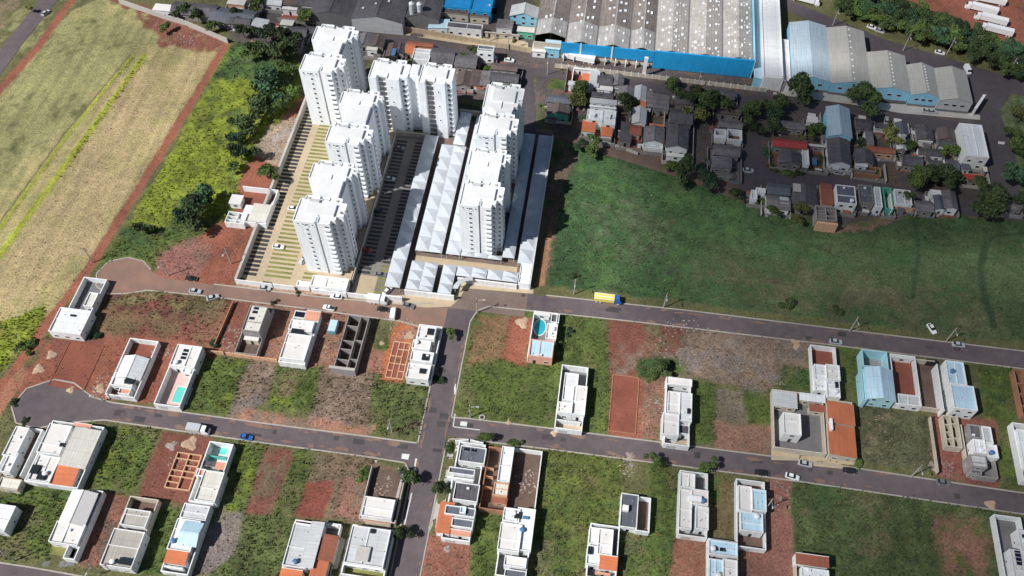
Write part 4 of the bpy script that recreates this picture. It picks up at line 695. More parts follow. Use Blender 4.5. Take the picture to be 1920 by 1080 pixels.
def gable(root, x0, y0, x1, y1, h, wm, rm, ax, rise=None, ov=.35, wallname='wall', zb=0):
    span = (x1-x0) if ax == 'y' else (y1-y0); rise = rise or min(.16*span+.2, 2.2)
    b = MB(); h0 = h-rise*.5; rz = h0+rise
    if ax == 'y':
        xm = (x0+x1)/2; P = [(x0, 0), (x1, 0)]
        for (yy) in (y0, y1-.2):
            pts = [(x0, yy), (x1, yy)]
            n = len(b.v); a = b.mi(wm)
            b.v += [(x0, yy, zb), (x1, yy, zb), (x1, yy, h0), (xm, yy, rz), (x0, yy, h0), (x0, yy+.2, zb), (x1, yy+.2, zb), (x1, yy+.2, h0), (xm, yy+.2, rz), (x0, yy+.2, h0)]
            b.f += [(n, n+1, n+2, n+3, n+4), (n+9, n+8, n+7, n+6, n+5)]; b.m += [a, a]
        b.box(x0, y0+.2, zb, x0+.2, y1-.2, h0, wm); b.box(x1-.2, y0+.2, zb, x1, y1-.2, h0, wm); b.build(wallname, root)
        s = ov*rise/(span/2); t = .07
        r = MB().plate([(x0-ov, y0-ov, h0-s+t), (xm, y0-ov, rz+t), (xm, y1+ov, rz+t), (x0-ov, y1+ov, h0-s+t)], .1, rm); r.build('roof', root)
        r = MB().plate([(xm, y0-ov, rz+t), (x1+ov, y0-ov, h0-s+t), (x1+ov, y1+ov, h0-s+t), (xm, y1+ov, rz+t)], .1, rm); r.build('roof', root)
        MB().box(xm-.2, y0-ov, rz+.04, xm+.2, y1+ov, rz+.14, rm).build('ridge_cap', root)
    else:
        ym = (y0+y1)/2
        for xx in (x0, x1-.2):
            n = len(b.v); a = b.mi(wm)
            b.v += [(xx, y0, zb), (xx, y1, zb), (xx, y1, h0), (xx, ym, rz), (xx, y0, h0), (xx+.2, y0, zb), (xx+.2, y1, zb), (xx+.2, y1, h0), (xx+.2, ym, rz), (xx+.2, y0, h0)]
            b.f += [(n+4, n+3, n+2, n+1, n), (n+5, n+6, n+7, n+8, n+9)]; b.m += [a, a]
        b.box(x0+.2, y0, zb, x1-.2, y0+.2, h0, wm); b.box(x0+.2, y1-.2, zb, x1-.2, y1, h0, wm); b.build(wallname, root)
        s = ov*rise/(span/2); t = .07
        MB().plate([(x0-ov, y0-ov, h0-s+t), (x1+ov, y0-ov, h0-s+t), (x1+ov, ym, rz+t), (x0-ov, ym, rz+t)], .1, rm).build('roof', root)
        MB().plate([(x0-ov, ym, rz+t), (x1+ov, ym, rz+t), (x1+ov, y1+ov, h0-s+t), (x0-ov, y1+ov, h0-s+t)], .1, rm).build('roof', root)
        MB().box(x0-ov, ym-.2, rz+.04, x1+ov, ym+.2, rz+.14, rm).build('ridge_cap', root)
    return h0, rz
def parapet(root, x0, y0, x1, y1, h, wm, rm, zb=0, t=.24, drop=.45):
    b = MB(); b.box(x0, y0, zb, x1, y0+t, h, wm); b.box(x0, y1-t, zb, x1, y1, h, wm); b.box(x0, y0+t, zb, x0+t, y1-t, h, wm); b.box(x1-t, y0+t, zb, x1, y1-t, h, wm)
    b.build('wall', root)
    a, c, d, e = x0+t, y0+t, x1-t, y1-t
    MB().plate([(a, c, h-drop-.12), (d, c, h-drop-.12), (d, e, h-drop+.12), (a, e, h-drop+.12)], .1, rm).build('roof', root)
    if d-a > 3 and e-c > 3 and h < 12:
        q = random.Random(int(x0*31+y0*17)); MB().box(a, c, h-drop-.11, d, c+.28, h-drop-.03, 'dark_concrete').build('gutter', root)
        if q.random() < .55: yy = c+(e-c)*q.uniform(.3, .7); MB().box(a, yy, h-drop-.1, d, yy+.16, h-.12, wm).build('fire_wall', root)
        elif q.random() < .6: xx = a+(d-a)*q.uniform(.35, .65); MB().box(xx, c+.3, h-drop-.1, xx+.16, e, h-.15, wm).build('fire_wall', root)
        for _ in range(q.randint(1, 3)): xx = q.uniform(a+.4, d-.4); yy = q.uniform(c+.6, e-.4); MB().cyl(xx, yy, h-drop-.1, h-drop+.5, .12, 'canopy_frame', k=6).build('vent_pipe', root)
def walls(root, x0, y0, x1, y1, h, m, sides, t=.3):
    if 's' in sides: MB().box(x0, y0, 0, x1, y0+t, h, m).build('boundary_wall', root)
    if 'n' in sides: MB().box(x0, y1-t, 0, x1, y1, h, m).build('boundary_wall', root)
    if 'w' in sides: MB().box(x0, y0+t, 0, x0+t, y1-t, h-.003, m).build('boundary_wall', root)
    if 'e' in sides: MB().box(x1-t, y0+t, 0, x1, y1-t, h-.003, m).build('boundary_wall', root)
def make_lot(i, spec):
    name, cat, label, k, items = spec; rnd = random.Random(i*13+5)
    rects = []
    for it in items:
        z = it[5] if isinstance(it[5], (int, float)) else 0
        if it[0] == 'y': z = 0
        rects.append(k.rect(*it[1:5], z))
    # the yard floor lies inside the boundary wall
    for j, it in enumerate(items):
        if it[0] == 'y' and j and items[j-1][0] == 'w': rects[j] = rects[j-1]
    cx = sum(r[0]+r[2] for r in rects)/2/len(rects); cy = sum(r[1]+r[3] for r in rects)/2/len(rects)
    root = thing(name, label, cat, (cx, cy, 0)); tops = []
    for j, (it, r) in enumerate(zip(items, rects)):
        kd = it[0]; x0, y0, x1, y1 = r; e = .004*j
        if kd != 'w' and kd != 'y' and kd != 'sol' and kd != 'rl': x0 += e; y0 += e; x1 -= e*.5; y1 -= e*.5
        if kd == 'w': walls(root, x0, y0, x1, y1, it[5], it[6], it[7])
        elif kd == 'y': MB().box(x0+.02, y0+.02, -.1, x1-.02, y1-.02, .045, it[5]).build('yard_floor', root)
        elif kd == 'p':
            parapet(root, x0, y0, x1, y1, it[5]+e, it[6], it[7]); put_windows(root, x0, y0, x1, y1, 0, it[5], rnd); tops.append((x0, y0, x1, y1, it[5]-.45)); roof_bits(root, x0, y0, x1, y1, it[5]-.42, rnd, .3)
        elif kd == 'f':
            MB().box(x0, y0, it[5]-.22+e, x1, y1, it[5]+e, it[6], it[7]).build('roof', root)
            MB().box(x0+.3, y0+.3, 0, x1-.3, y1-.3, it[5]-.221+e, it[6]).build('wall', root); put_windows(root, x0+.3, y0+.3, x1-.3, y1-.3, 0, it[5]-.1, rnd); tops.append((x0, y0, x1, y1, it[5]+.02))
        elif kd in ('gx', 'gy'):
            gable(root, x0, y0, x1, y1, it[5]+e, it[6], it[7], kd[1]); put_windows(root, x0, y0, x1, y1, 0, it[5]-.6, rnd)
        elif kd[0] == 's' and kd in ('sn', 'ss', 'se', 'sw'):
            sl = .11*((y1-y0) if kd in ('sn', 'ss') else (x1-x0)); h = it[5]+e
            zz = dict(ss=(h-sl, h-sl, h, h), sn=(h, h, h-sl, h-sl), se=(h, h-sl, h-sl, h), sw=(h-sl, h, h, h-sl))[kd]
            c = [(x0, y0), (x1, y0), (x1, y1), (x0, y1)]
            MB().plate([(c[q][0]+(.25 if q in (1, 2) else -.25), c[q][1]+(.25 if q in (2, 3) else -.25), zz[q]+.1) for q in range(4)], .12, it[7]).build('roof', root)
            b = MB(); n = 0; a = b.mi(it[6]); b.v += [(c[q][0], c[q][1], 0) for q in range(4)]+[(c[q][0], c[q][1], zz[q]-.04) for q in range(4)]
            b.f += [(0, 1, 5, 4), (1, 2, 6, 5), (2, 3, 7, 6), (3, 0, 4, 7)]; b.m += [a]*4; b.build('wall', root); put_windows(root, x0, y0, x1, y1, 0, h-sl-.3, rnd)
            if kd in ('ss', 'sn'): MB().box(x0-.25, (y1 if kd == 'ss' else y0-.15), h+.05, x1+.25, (y1+.15 if kd == 'ss' else y0), h+.22, it[6]).build('ridge_cap', root)
        elif kd == 'o':
            h = it[5]; m = it[6]; n = it[7]; t = .26
            MB().box(x0, y0, 0, x1, y0+t, h, m).build('wall', root); MB().box(x0, y1-t, 0, x1, y1, h, m).build('wall', root)
            MB().box(x0, y0+t, 0, x0+t, y1-t, h, m).build('wall', root); MB().box(x1-t, y0+t, 0, x1, y1-t, h, m).build('wall', root)
            MB().box(x0+t, y0+t, -.1, x1-t, y1-t, .06, 'brown_floor').build('floor', root); xm = x0+(x1-x0)*rnd.uniform(.4, .6)
            MB().box(xm, y0+t, .06, xm+.2, y1-t, h-.15, m).build('partition', root)
            for q in range(n):
                yy = y0+(y1-y0)*(q+1)/(n+1)*rnd.uniform(.85, 1); MB().box(x0+t, yy, .06, xm, yy+.2, h-.2, m).build('partition', root)
                if q % 2 == 0: MB().box(xm+.2, yy+.6, .06, x1-t, yy+.8, h-.25, m).build('partition', root)
        elif kd == 'bx': MB().box(x0, y0, (0 if it[5] < 3.9 else tops[-1][4]-.02 if tops else 0), x1, y1, it[5], it[6]).build('block', root)
        elif kd == 'rl': MB().box(x0, y0, it[5]-.6, x1, y1, it[5], 'dark_glass').build('roof_light', root)
        elif kd == 'pool' and it[6] == 'pool_water':
            xm, ym, ra, rb = (x0+x1)/2, (y0+y1)/2, (x1-x0)/2, (y1-y0)/2
            MB().prism([(xm+ra*math.cos(q*.3927), ym+rb*math.sin(q*.3927)) for q in range(16)], 0, it[5], 'pool_tile').build('pool_edge', root)
            MB().prism([(xm+(ra-.35)*math.cos(q*.3927), ym+(rb-.35)*math.sin(q*.3927)) for q in range(16)], 0, it[5]+.02, it[6]).build('pool_water', root)
        elif kd == 'pool':
            MB().box(x0, y0, 0, x1, y0+.3, it[5]+.1, 'pool_tile').box(x0, y1-.3, 0, x1, y1, it[5]+.1, 'pool_tile').box(x0, y0+.3, 0, x0+.3, y1-.3, it[5]+.1, 'pool_tile').box(x1-.3, y0+.3, 0, x1, y1-.3, it[5]+.1, 'pool_tile').build('pool_edge', root)
            MB().box(x0+.3, y0+.3, 0, x1-.3, y1-.3, it[5], it[6]).build('pool_water', root)
        elif kd == 'sol':
            nx = max(1, int((x1-x0)/1.75)); ny = max(1, int((y1-y0)/1.15))
            for u in range(nx):
                for v in range(ny): inst(SOLAR, 'solar_panel', root, (x0+(u+.5)*(x1-x0)/nx, y0+(v+.5)*(y1-y0)/ny, it[5]+.1))
    if k in (K9, K10, K11, K12, K13, K14, K16) and i < 190 and cat in ('house', 'shed', 'warehouse'):
        ax0 = min(r[0] for r in rects); ay0 = min(r[1] for r in rects); ax1 = max(r[2] for r in rects); ay1 = max(r[3] for r in rects); e1, e2, e3 = rnd.uniform(.6, 1.6), rnd.uniform(.8, 2.2), rnd.uniform(.6, 1.5)
        walls(root, ax0-e1, ay0-e2, ax1+e3, ay1+.8, rnd.uniform(1.5, 2.1), rnd.choice(['old_wall', 'concrete', 'grey_block', 'old_wall']), rnd.choice(['we', 'wes', 'nwe', 'es']), .2)
        MB().box(ax0-e1+.22, ay0-e2+.22, -.1, ax1+e3-.22, ay1+.6, .05, rnd.choice(['dark_concrete', 'brown_floor', 'dark_concrete', 'red_floor'])).build('yard_floor', root)
        for q in range(rnd.randint(1, 3)):
            w_ = rnd.uniform(1.6, 3.4); d_ = rnd.uniform(1.4, 3); hh = rnd.uniform(2.1, 2.8); side = rnd.choice('nsew')
            px_, py_ = {'n': (rnd.uniform(ax0, ax1-w_), ay1+.05), 's': (rnd.uniform(ax0, ax1-w_), ay0-d_*.55-.05), 'w': (ax0-w_*.5-.05, rnd.uniform(ay0, ay1-d_)), 'e': (ax1+.05, rnd.uniform(ay0, ay1-d_))}[side]
            if side == 's': d_ *= .55
            if side in 'we': w_ *= .5
            MB().plate([(px_, py_, hh), (px_+w_, py_, hh-.2), (px_+w_, py_+d_, hh-.2), (px_, py_+d_, hh)], .08, rnd.choice(['old_roof', 'dark_roof', 'grey_roof', 'rust_tile', 'brown_roof', 'tower_roof', 'slate_roof'])).box(px_+.1, py_+.1, 0, px_+w_-.1, py_+d_-.1, hh-.35, 'old_wall').build('lean_to', root)
        for q in range(rnd.randint(3, 8)):
            s_ = rnd.uniform(.2, .55); px_ = rnd.choice([rnd.uniform(ax0-e1+.4, ax0-.2), rnd.uniform(ax0, ax1)]); py_ = rnd.uniform(ay0-e2+.3, ay0-.2) if px_ > ax0 else rnd.uniform(ay0, ay1)
            MB().box(px_-s_, py_-s_*.6, .05, px_+s_, py_+s_*.6, rnd.uniform(.3, 1), rnd.choice(['tank_white', 'old_wall', 'tank_blue', 'brick_wall', 'concrete', 'debris', 'bay_dark'])).build('yard_clutter', root)
    if any(it[0] == 'w' and 's' in it[7] for it in items):
        j = [it[0] for it in items].index('w'); r = rects[j]; b = (items[j][1]+items[j][3])
        street_n = k in (K2, K4) or (k is K3 and r[1] > 140)
        ys = r[3]+.07 if street_n else r[1]-.01
        if r[2]-r[0] > 6 and name in ('walled_house', 'pool_house', 'large_house'): inst(GATE, 'gate', root, (r[0]+(r[2]-r[0])*.3, ys, 0))
    return root
for i, s in enumerate(LOTS): make_lot(i, s)

# foundations being laid in the red earth
def foundation(label, k, x1, y1, x2, y2, nx, ny, m='peach_wall', hh=.45):
    x0, y0, xx, yy = k.rect(x1, y1, x2, y2, 0); r = thing('house_foundation', label, 'foundation', (x0, y0, 0)); t = .28
    MB().box(x0, y0, -.08, xx, yy, .05, 'red_floor').build('earth_pad', r)
    for i in range(nx+1):
        x = x0+(xx-x0-t)*i/nx; MB().box(x, y0, .05, x+t, yy, hh, m).build('footing', r)
    for j in range(ny+1):
        y = y0+(yy-y0-t)*j/ny
        for i in range(nx):
            a = x0+(xx-x0-t)*i/nx+t; c = x0+(xx-x0-t)*(i+1)/nx
            if (i+j*2) % 5 != 3 or j in (0, ny): MB().box(a, y, .05, c, y+t, hh-.02, m).build('footing', r)
foundation('low footing walls around a plain red earth pad beside the lower cul-de-sac', K1, 525, 560, 630, 930, 1, 1, 'red_floor', .22)
foundation('orange gridded footings on bright orange earth, left of the white row house', K2, 1275, 400, 1340, 690, 3, 5, 'peach_wall', .3)
foundation('bare red earth plot framed by a thin brick border', K3, 1195, 648, 1368, 1100, 1, 1, 'brick_wall', .25)
foundation('knee-high pink brick footings in a dense grid, beside the turquoise pool house', K5, 1165, 275, 1240, 530, 2, 6, 'peach_wall', .9)

# free-standing walls
def wall_thing(label, k, pts, h, m, t=.28, name='boundary_wall', cat='wall', z=None):
    Q = [k(p[0], p[1], h) for p in pts]; r = thing(name, label, cat, (Q[0][0], Q[0][1], 0))
    for (xa, ya), (xb, yb) in zip(Q[:-1], Q[1:]):
        l = math.hypot(xb-xa, yb-ya); n = max(1, int(l/2.6)); nx, ny = -(yb-ya)/l*t/2, (xb-xa)/l*t/2
        MB().prism([(xa-nx, ya-ny), (xb-nx, yb-ny), (xb+nx, yb+ny), (xa+nx, ya+ny)], 0, h, m).build('wall_panel', r)
        b = MB()
        for i in range(n+1):
            x = xa+(xb-xa)*i/n; y = ya+(yb-ya)*i/n; b.box(x-.2, y-.2, 0, x+.2, y+.2, h+.08, m)
        tag(b.build('pillars', r), kind='stuff')
    return r
wall_thing('orange rendered wall running behind the lots from the solar-roofed pool house', K1, [(1565,628),(1680,640),(2070,695)], 2, 'peach_wall')
wall_thing('long pale wall between the ploughed field and the town roofs', K0, [(222,-2),(310,28),(345,38),(425,72)], 2.6, 'concrete', .5)
wall_thing('thin brick wall on the red plot west of the narrow house with solar arrays', K1, [(1745,262),(1610,575)], 1.6, 'brick_wall')
wall_thing('short white wall with rounded end beside the bottom road', K0, [(855,826),(880,824),(905,830)], 2.4, 'white_paint')
wall_thing('beige block wall at the foot of the forest edge, north of the meadow', K9, [(255,460),(350,500),(460,565)], 2, 'peach_wall')
wall_thing('low pale wall along the south side of the dirt road behind the grass corner', K11, [(500,800),(620,850),(800,900),(960,960)], 1.4, 'concrete')

# ------------------------------------------------------------------ walled complex
# paved parking courts with single bays
def court(name, label, x0, y0, x1, y1, m): 
    r = tag(MB().box(x0, y0, -.1, x1, y1, .04, m).build(name), label, None, None, 'structure'); r['_org'] = [0, 0, 0]; return r
BAYM = {}
def bays(par, x0, x1, y0, y1, n, m, frac=.6, skew=0):
    me = BAYM.setdefault((m, round(x1-x0, 2)), MB().box(0, 0, 0, x1-x0, 1, .03, m).mesh('parking_bay')); d = (y1-y0)/n
    for i in range(n): inst(me, 'parking_bay', par, (x0+skew*i/n, y0+i*d, .041), 0, (1, d*frac, 1))
c1 = court('parking_court', 'tan paved parking court with grass bays west of the towers', -117.8, 161.9, -79.0, 254, 'paver_tan')
bays(c1, -117.3, -112.4, 166.0, 252.8, 46, 'bay_dark', .66)
bays(c1, -109.6, -100.1, 166.4, 252, 45, 'grass_strip', .5)
bays(c1, -96.0, -91.5, 163.8, 171.0, 4, 'grass_strip', .5)
c2 = court('parking_court', 'dark asphalt parking court between the two rows of buildings', -77.6, 162.5, -66.2, 240, 'asphalt_park')
bays(c2, -77.2, -72.9, 172.5, 238.5, 36, 'bay_dark', .62)
bays(c2, -69.6, -66.4, 178, 238.5, 34, 'bay_dark', .6); bays(c2, -69.6, -66.4, 165, 178, 7, 'grass_strip', .5)
MB().box(-77.5, 162.6, .041, -69.8, 171.8, .05, 'paver_tan').build('paved_apron', c2)
court('inner_street', 'brown paved lanes between the white canopies', -66.2, 162.5, -16.4, 252, 'alley')
court('inner_street', 'tan paved cross drive in front of the east towers', -58.6, 179.0, -21.6, 183.0, 'paver_tan').location.z = .012
def cwall(label, segs, h=2.5, m='white_paint', t=.3):
    r = thing('boundary_wall', label, 'wall', (segs[0][0], segs[0][1], 0))
    for x0, y0, x1, y1 in segs:
        if x0 == x1: MB().box(x0-t/2, y0, 0, x0+t/2, y1, h, m).build('wall_panel', r)
        else: MB().box(x0, y0-t/2, 0, x1, y0+t/2, h, m).build('wall_panel', r)
    return r
cwall('long concrete wall on the west side of the tower complex', [(-118, 162.1, -118, 254)], 2.8, 'concrete', .9)
cwall('white rendered street wall south of the parking court and towers', [(-118.2, 161.9, -105, 161.9), (-104.6, 161.95, -97, 161.95), (-90.5, 161.8, -78.5, 161.8), (-78.1, 162.0, -66, 162.0)], 2.6)
cwall('thin divider wall between the towers and the dark parking court', [(-77.9, 167.5, -77.9, 240)], 2.2, 'concrete', .3)
cwall('pale wall closing the dark parking court at its north end', [(-77.7, 240.4, -64.6, 240.4)], 2.4, 'concrete', .6)
cwall('white street wall in front of the canopies at the entrance corner', [(-66, 162.6, -59, 162.6), (-58.8, 165.8, -41.4, 165.8)], 3.0, 'white_paint', .5)
cwall('white east boundary wall beside the green field', [(-16, 173.8, -16, 246)], 3.6, 'white_paint', .3)
cwall('pale wall north of the central towers beside the dark yard', [(-55, 255.6, -42, 255.6)], 2.6, 'concrete', .6)
# gatehouse
g_ = thing('gatehouse', 'low white gatehouse at the foot of the front west tower', 'gatehouse', (-85, 163.5, 0))
parapet(g_, -91.4, 162.6, -78.6, 167.2, 3.4, 'tower_white', 'tower_roof'); put_windows(g_, -91.4, 162.6, -78.6, 167.2, 0, 3.2, random.Random(3))
parapet(g_, -96.4, 162.4, -91.9, 164.6, 2.6, 'tower_white', 'tower_roof')
ph = thing('pump_house', 'plain white windowless block at the south-east corner of the complex', 'building', (-18, 178, 0)); parapet(ph, -20.2, 173.9, -16.3, 182.4, 3.6, 'tower_white', 'tower_white')

# towers
def plan(w, d): return [(0, 0), (.46*w, 0), (.46*w, 2.6), (.5*w, 2.6), (.5*w, 0), (.77*w, 0), (.77*w, 1.7), (.86*w, 1.7), (.86*w, 3.6), (w, 3.6), (w, 4.9), (w-1.5, 4.9), (w-1.5, 6.1), (w, 6.1), (w, d-2), (.88*w, d-2), (.88*w, d), (.6*w, d), (.6*w, d-1.3), (.4*w, d-1.3), (.4*w, d), (.1*w, d), (.1*w, d-1.6), (0, d-1.6)]
def plan_flat(w, d): return [(0, 0), (.5*w, 0), (.5*w, .25), (.8*w, .25), (.8*w, 2.2), (.9*w, 2.2), (.9*w, 4.2), (w, 4.2), (w, 4.9), (w-1.5, 4.9), (w-1.5, 5.8), (w, 5.8), (w, d-2), (.88*w, d-2), (.88*w, d), (.6*w, d), (.6*w, d-1.3), (.4*w, d-1.3), (.4*w, d), (.1*w, d), (.1*w, d-1.6), (0, d-1.6)]
def plan_c(w, d): return [(0, 0), (.2*w, 0), (.2*w, 2), (.46*w, 2), (.46*w, 0), (.8*w, 0), (.8*w, 1.6), (w, 1.6), (w, d-2), (.88*w, d-2), (.88*w, d), (.6*w, d), (.6*w, d-1.3), (.4*w, d-1.3), (.4*w, d), (.1*w, d), (.1*w, d-1.6), (0, d-1.6)]
def _tw(w, h):
    b = MB(); b.box(-w/2, -.03, 0, w/2, 0, h, 'tower_glass'); b.box(-w/2-.12, -.22, -.14, w/2+.12, 0, -.001, 'tower_white'); return b.mesh('window')
TWIN = _tw(.95, .95); TWIN2 = _tw(.6, .65)
def _ledge():
    b = MB(); b.box(-1.0, -.75, 0, 1.0, 0, .14, 'tower_white'); b.box(-1.0, -.75, .14, 1.0, -.68, .95, 'tower_white'); b.box(-.75, -.02, 1.0, .75, 0, 1.75, 'tower_glass'); return b.mesh('balcony')
BALC = _ledge(); LEDGE = MB().box(-.45, -.5, 0, .45, 0, .5, 'tower_white').mesh('air_conditioner_ledge')
LOUV = MB().box(-1.6, -.5, 0, 1.6, 0, .16, 'tower_white').box(-1.5, -.04, .2, 1.5, 0, 1.9, 'grey_block').mesh('recessed_gallery')
def tower(r, x, y, w, d, kind, h=28.0):
    nf = 11; fh = (h-1.0)/nf
    P = dict(w=plan, b=plan_flat, c=plan_c)[kind](w, d); P = [(x+a, y+b) for a, b in P]
    MB().prism(P, 0, h, 'tower_white', 'tower_deck').build('wall', r)
    # parapet ribbon on the edge of the plan
    b = MB()
    for i in range(len(P)):
        (xa, ya), (xb, yb) = P[i], P[(i+1) % len(P)]; l = math.hypot(xb-xa, yb-ya); nx, ny = -(yb-ya)/l*.22, (xb-xa)/l*.22
        b.face([(xa-nx*.02, ya-ny*.02, h+.4), (xb-nx*.02, yb-ny*.02, h+.4), (xb+nx, yb+ny, h+.4), (xa+nx, ya+ny, h+.4)], 'tower_white')
        b.face([(xa-nx*.02, ya-ny*.02, h-.01), (xb-nx*.02, yb-ny*.02, h-.01), (xb-nx*.02, yb-ny*.02, h+.4), (xa-nx*.02, ya-ny*.02, h+.4)], 'tower_white')
        b.face([(xb+nx, yb+ny, h), (xa+nx, ya+ny, h), (xa+nx, ya+ny, h+.4), (xb+nx, yb+ny, h+.4)], 'tower_white')
    b.build('parapet', r)
    MB().box(x+.2*w, y+.3*d, h, x+.8*w, y+.72*d, h+.8, 'tower_white', 'tower_deck').build('lift_house', r)
    MB().box(x+.47*w, y+.06*d, h, x+.49*w, y+.3*d-.01, h+.35, 'grey_roof').build('roof_joint', r)
    MB().box(x+.22*w, y+.74*d, h, x+.42*w, y+.84*d, h+.9, 'tower_white', 'grey_roof').build('plant_box', r)
    # visible side wall carries small bathroom windows, stair windows
    for f in range(nf):
        z = .6+f*fh+1.0
        if kind == 'w':
            inst(TWIN, 'window', r, (x+.27*w, y-.01, z)); inst(BALC, 'balcony', r, (x+.7*w, y-.01, z-.8)); inst(TWIN2, 'window', r, (x+.815*w, y+1.69, z)); inst(LEDGE, 'air_conditioner_ledge', r, (x+.83*w, y+1.69, z-.9))
            inst(TWIN2, 'window', r, (x+.93*w, y+3.59, z))
            inst(TWIN2, 'window', r, (x+w+.01, y+d*.68, z), R(90))
        elif kind == 'c':
            inst(LOUV, 'recessed_gallery', r, (x+.33*w, y+1.98, z-.8)); inst(TWIN, 'window', r, (x+.89*w, y+1.59, z)); inst(TWIN2, 'window', r, (x+.6*w, y-.01, z+.2)) if f % 3 == 0 else None
            inst(LEDGE, 'air_conditioner_ledge', r, (x+.95*w, y+1.59, z-.9))
        else:
            inst(TWIN2, 'window', r, (x+.85*w, y+2.19, z)); inst(TWIN2, 'window', r, (x+w+.01, y+d*.68, z), R(90))
    if kind == 'b':
        for q in (.3, .36, .62, .68): inst(TWIN2, 'window', r, (x+q*w, y-.01 if q < .5 else y+.24, h-1.9))
    if kind == 'w':
        for q in (.1, .2, .3, .4): inst(TWIN2, 'window', r, (x+q*w, y-.01, h-1.5))
    for q in range(3): MB().box(x+(.15+.3*q)*w, y+.86*d, h, x+(.15+.3*q)*w+.7, y+.86*d+.7, h+.5, 'grey_roof').build('roof_hatch', r)
    return r
def twin(label, wings, core):
    r = thing('apartment_tower', label, 'apartment tower', (wings[0][0], wings[0][1], 0), 'white apartment towers of the walled complex')
    for a in wings: tower(r, *a)
    x0, y0, x1, y1 = core; MB().box(x0, y0, 0, x1, y1, 27.6, 'tower_white', 'tower_deck').build('stair_core', r)
    MB().box(x0+.8, y0+.5, 27.6, x1-.8, y1-.5, 29.0, 'tower_white', 'tower_deck').build('water_tank_house', r)
    return r
twin('front tower of the west row, with the street wall at its foot', [(-94.9, 170.9, 16.2, 11.4, 'w'), (-94.7, 189.6, 16.0, 8.6, 'b')], (-91, 182.1, -81.5, 190))
twin('second tower of the west row, directly behind the front one', [(-93.6, 206.9, 15.8, 10.0, 'w'), (-93.4, 226.0, 15.4, 8.2, 'b')], (-90, 216.8, -80.5, 226.2))
twin('rearmost tower, standing by the forest edge and the dark town roofs', [(-112.6, 241.5, 16.2, 10.3, 'w'), (-112.4, 258.6, 17.0, 9.6, 'b')], (-109, 251.6, -99, 258.8))
twin('central tower turned sideways with two wings and grey hatched recesses, above the dark court', [(-86.0, 241.2, 14.4, 11.0, 'c'), (-67.2, 241.5, 12.6, 11.0, 'c')], (-71.7, 244.5, -67.1, 250.5))
twin('front tower of the east row, split by a dark slot, beside the tan cross drive', [(-42.0, 185.4, 14.2, 11.6, 'w'), (-42.0, 203.2, 14.2, 8.8, 'b')], (-38.5, 196.8, -29.8, 203.4))
twin('rear tower of the east row, reaching up to the dirt lane', [(-41.6, 218.3, 14.2, 11.4, 'w'), (-41.4, 231.6, 14.0, 13.9, 'b')], (-38, 229.5, -29.6, 231.8))

# white pyramid canopies over the car lanes
def _pyr(w, d, h0, h1):
    b = MB(); c = (w/2, d/2, h1); P = [(0, 0, h0), (w, 0, h0), (w, d, h0), (0, d, h0)]
    for i in range(4): b.face([P[i], P[(i+1) % 4], c], 'canopy')
    b.face(P[::-1], 'canopy'); return b.mesh('canopy_pyramid')
def _half(w, d, h0, h1, flip):            # triangular half-hip between two pyramids
    b = MB(); xs = (0, w) if not flip else (w, 0)
    A, Bq, C_, D = (xs[0], 0, h0), (xs[0], d, h0), (xs[1], d/2, h0), (xs[0]+(xs[1]-xs[0])*.35, d/2, h1)
    b.face([A, C_, D], 'canopy'); b.face([C_, Bq, D], 'canopy'); b.face([Bq, A, D], 'canopy'); b.face([A, Bq, C_], 'canopy'); return b.mesh('canopy_wedge')
CPY = {}
def canopy(label, x0, y0, x1, y1, mod, cols=1, h=3.4):
    r = thing('car_canopy', label, 'canopy', (x0, y0, 0)); n = max(1, round((y1-y0)/mod)); d = (y1-y0)/n; w = (x1-x0)/cols
    key = (round(w, 2), round(d, 2)); me = CPY.get(key) or CPY.setdefault(key, _pyr(w+.0, d-.03, h-.5, h+.45))
    for c in range(cols):
        off = d/2 if c % 2 else 0
        for i in range(n): 
            yy = y0+i*d+off
            if yy+d > y1+.01+ (0): 
                continue
            inst(me, 'canopy_pyramid', r, (x0+c*w+.05, yy, 0))
        if off: 
            for yy in (y0, y1-d/2): inst(me, 'canopy_pyramid', r, (x0+c*w+.05, yy, 0), 0, (1, .5, 1))
    MB().box(x0, y0, h-.62, x1, y1, h-.52, 'canopy').build('canopy_deck', r)
    b = MB()
    for i in range(0, n+1, 2):
        for x in (x0+.2, x1-.2): b.cyl(x, min(max(y0+i*d, y0+.2), y1-.2), 0, h-.62, .1, 'canopy_frame', k=6)
    tag(b.build('posts', r), kind='stuff'); return r
canopy('long narrow white canopy beside the dark parking court', -65.9, 166.4, -60.6, 239.5, 6.2)
canopy('broad double row of white pyramid canopies in the middle of the complex', -58.5, 183.2, -48.9, 235.5, 6.2, 2)
canopy('short broad canopy block by the street, left of the arched gate', -58.6, 166.4, -49.2, 178.6, 4.1, 2)
canopy('narrow canopy strip at the foot of the east towers, west side', -47.4, 183.2, -42.3, 252.5, 6.2)
canopy('small canopy beside the arched entrance gate', -47.3, 166.3, -42.6, 178.6, 4.1)
canopy('north canopy next to the right central tower', -54.2, 236.0, -49.6, 254.0, 6)
canopy('shaded canopy strip east of the east towers, inner one', -27.3, 184.6, -23.0, 246.0, 6.2)
canopy('shaded canopy strip along the east boundary wall', -21.6, 182.8, -16.3, 246.0, 6.2)
canopy('low cross canopy between the cross drive and the entrance plaza, left part', -42.2, 174.4, -31.6, 178.7, 4.3, 2)
canopy('low cross canopy in front of the entrance plaza, right part', -31.3, 174.4, -20.6, 178.7, 4.3, 2)
canopy('front canopy modules under the front east tower', -42.0, 183.3, -27.4, 185.1, 1.8, 3, 3.2)
cwall('white wall behind the entrance plaza', [(-41.5, 173.6, -20.6, 173.6)], 2.8, 'white_paint', .5)
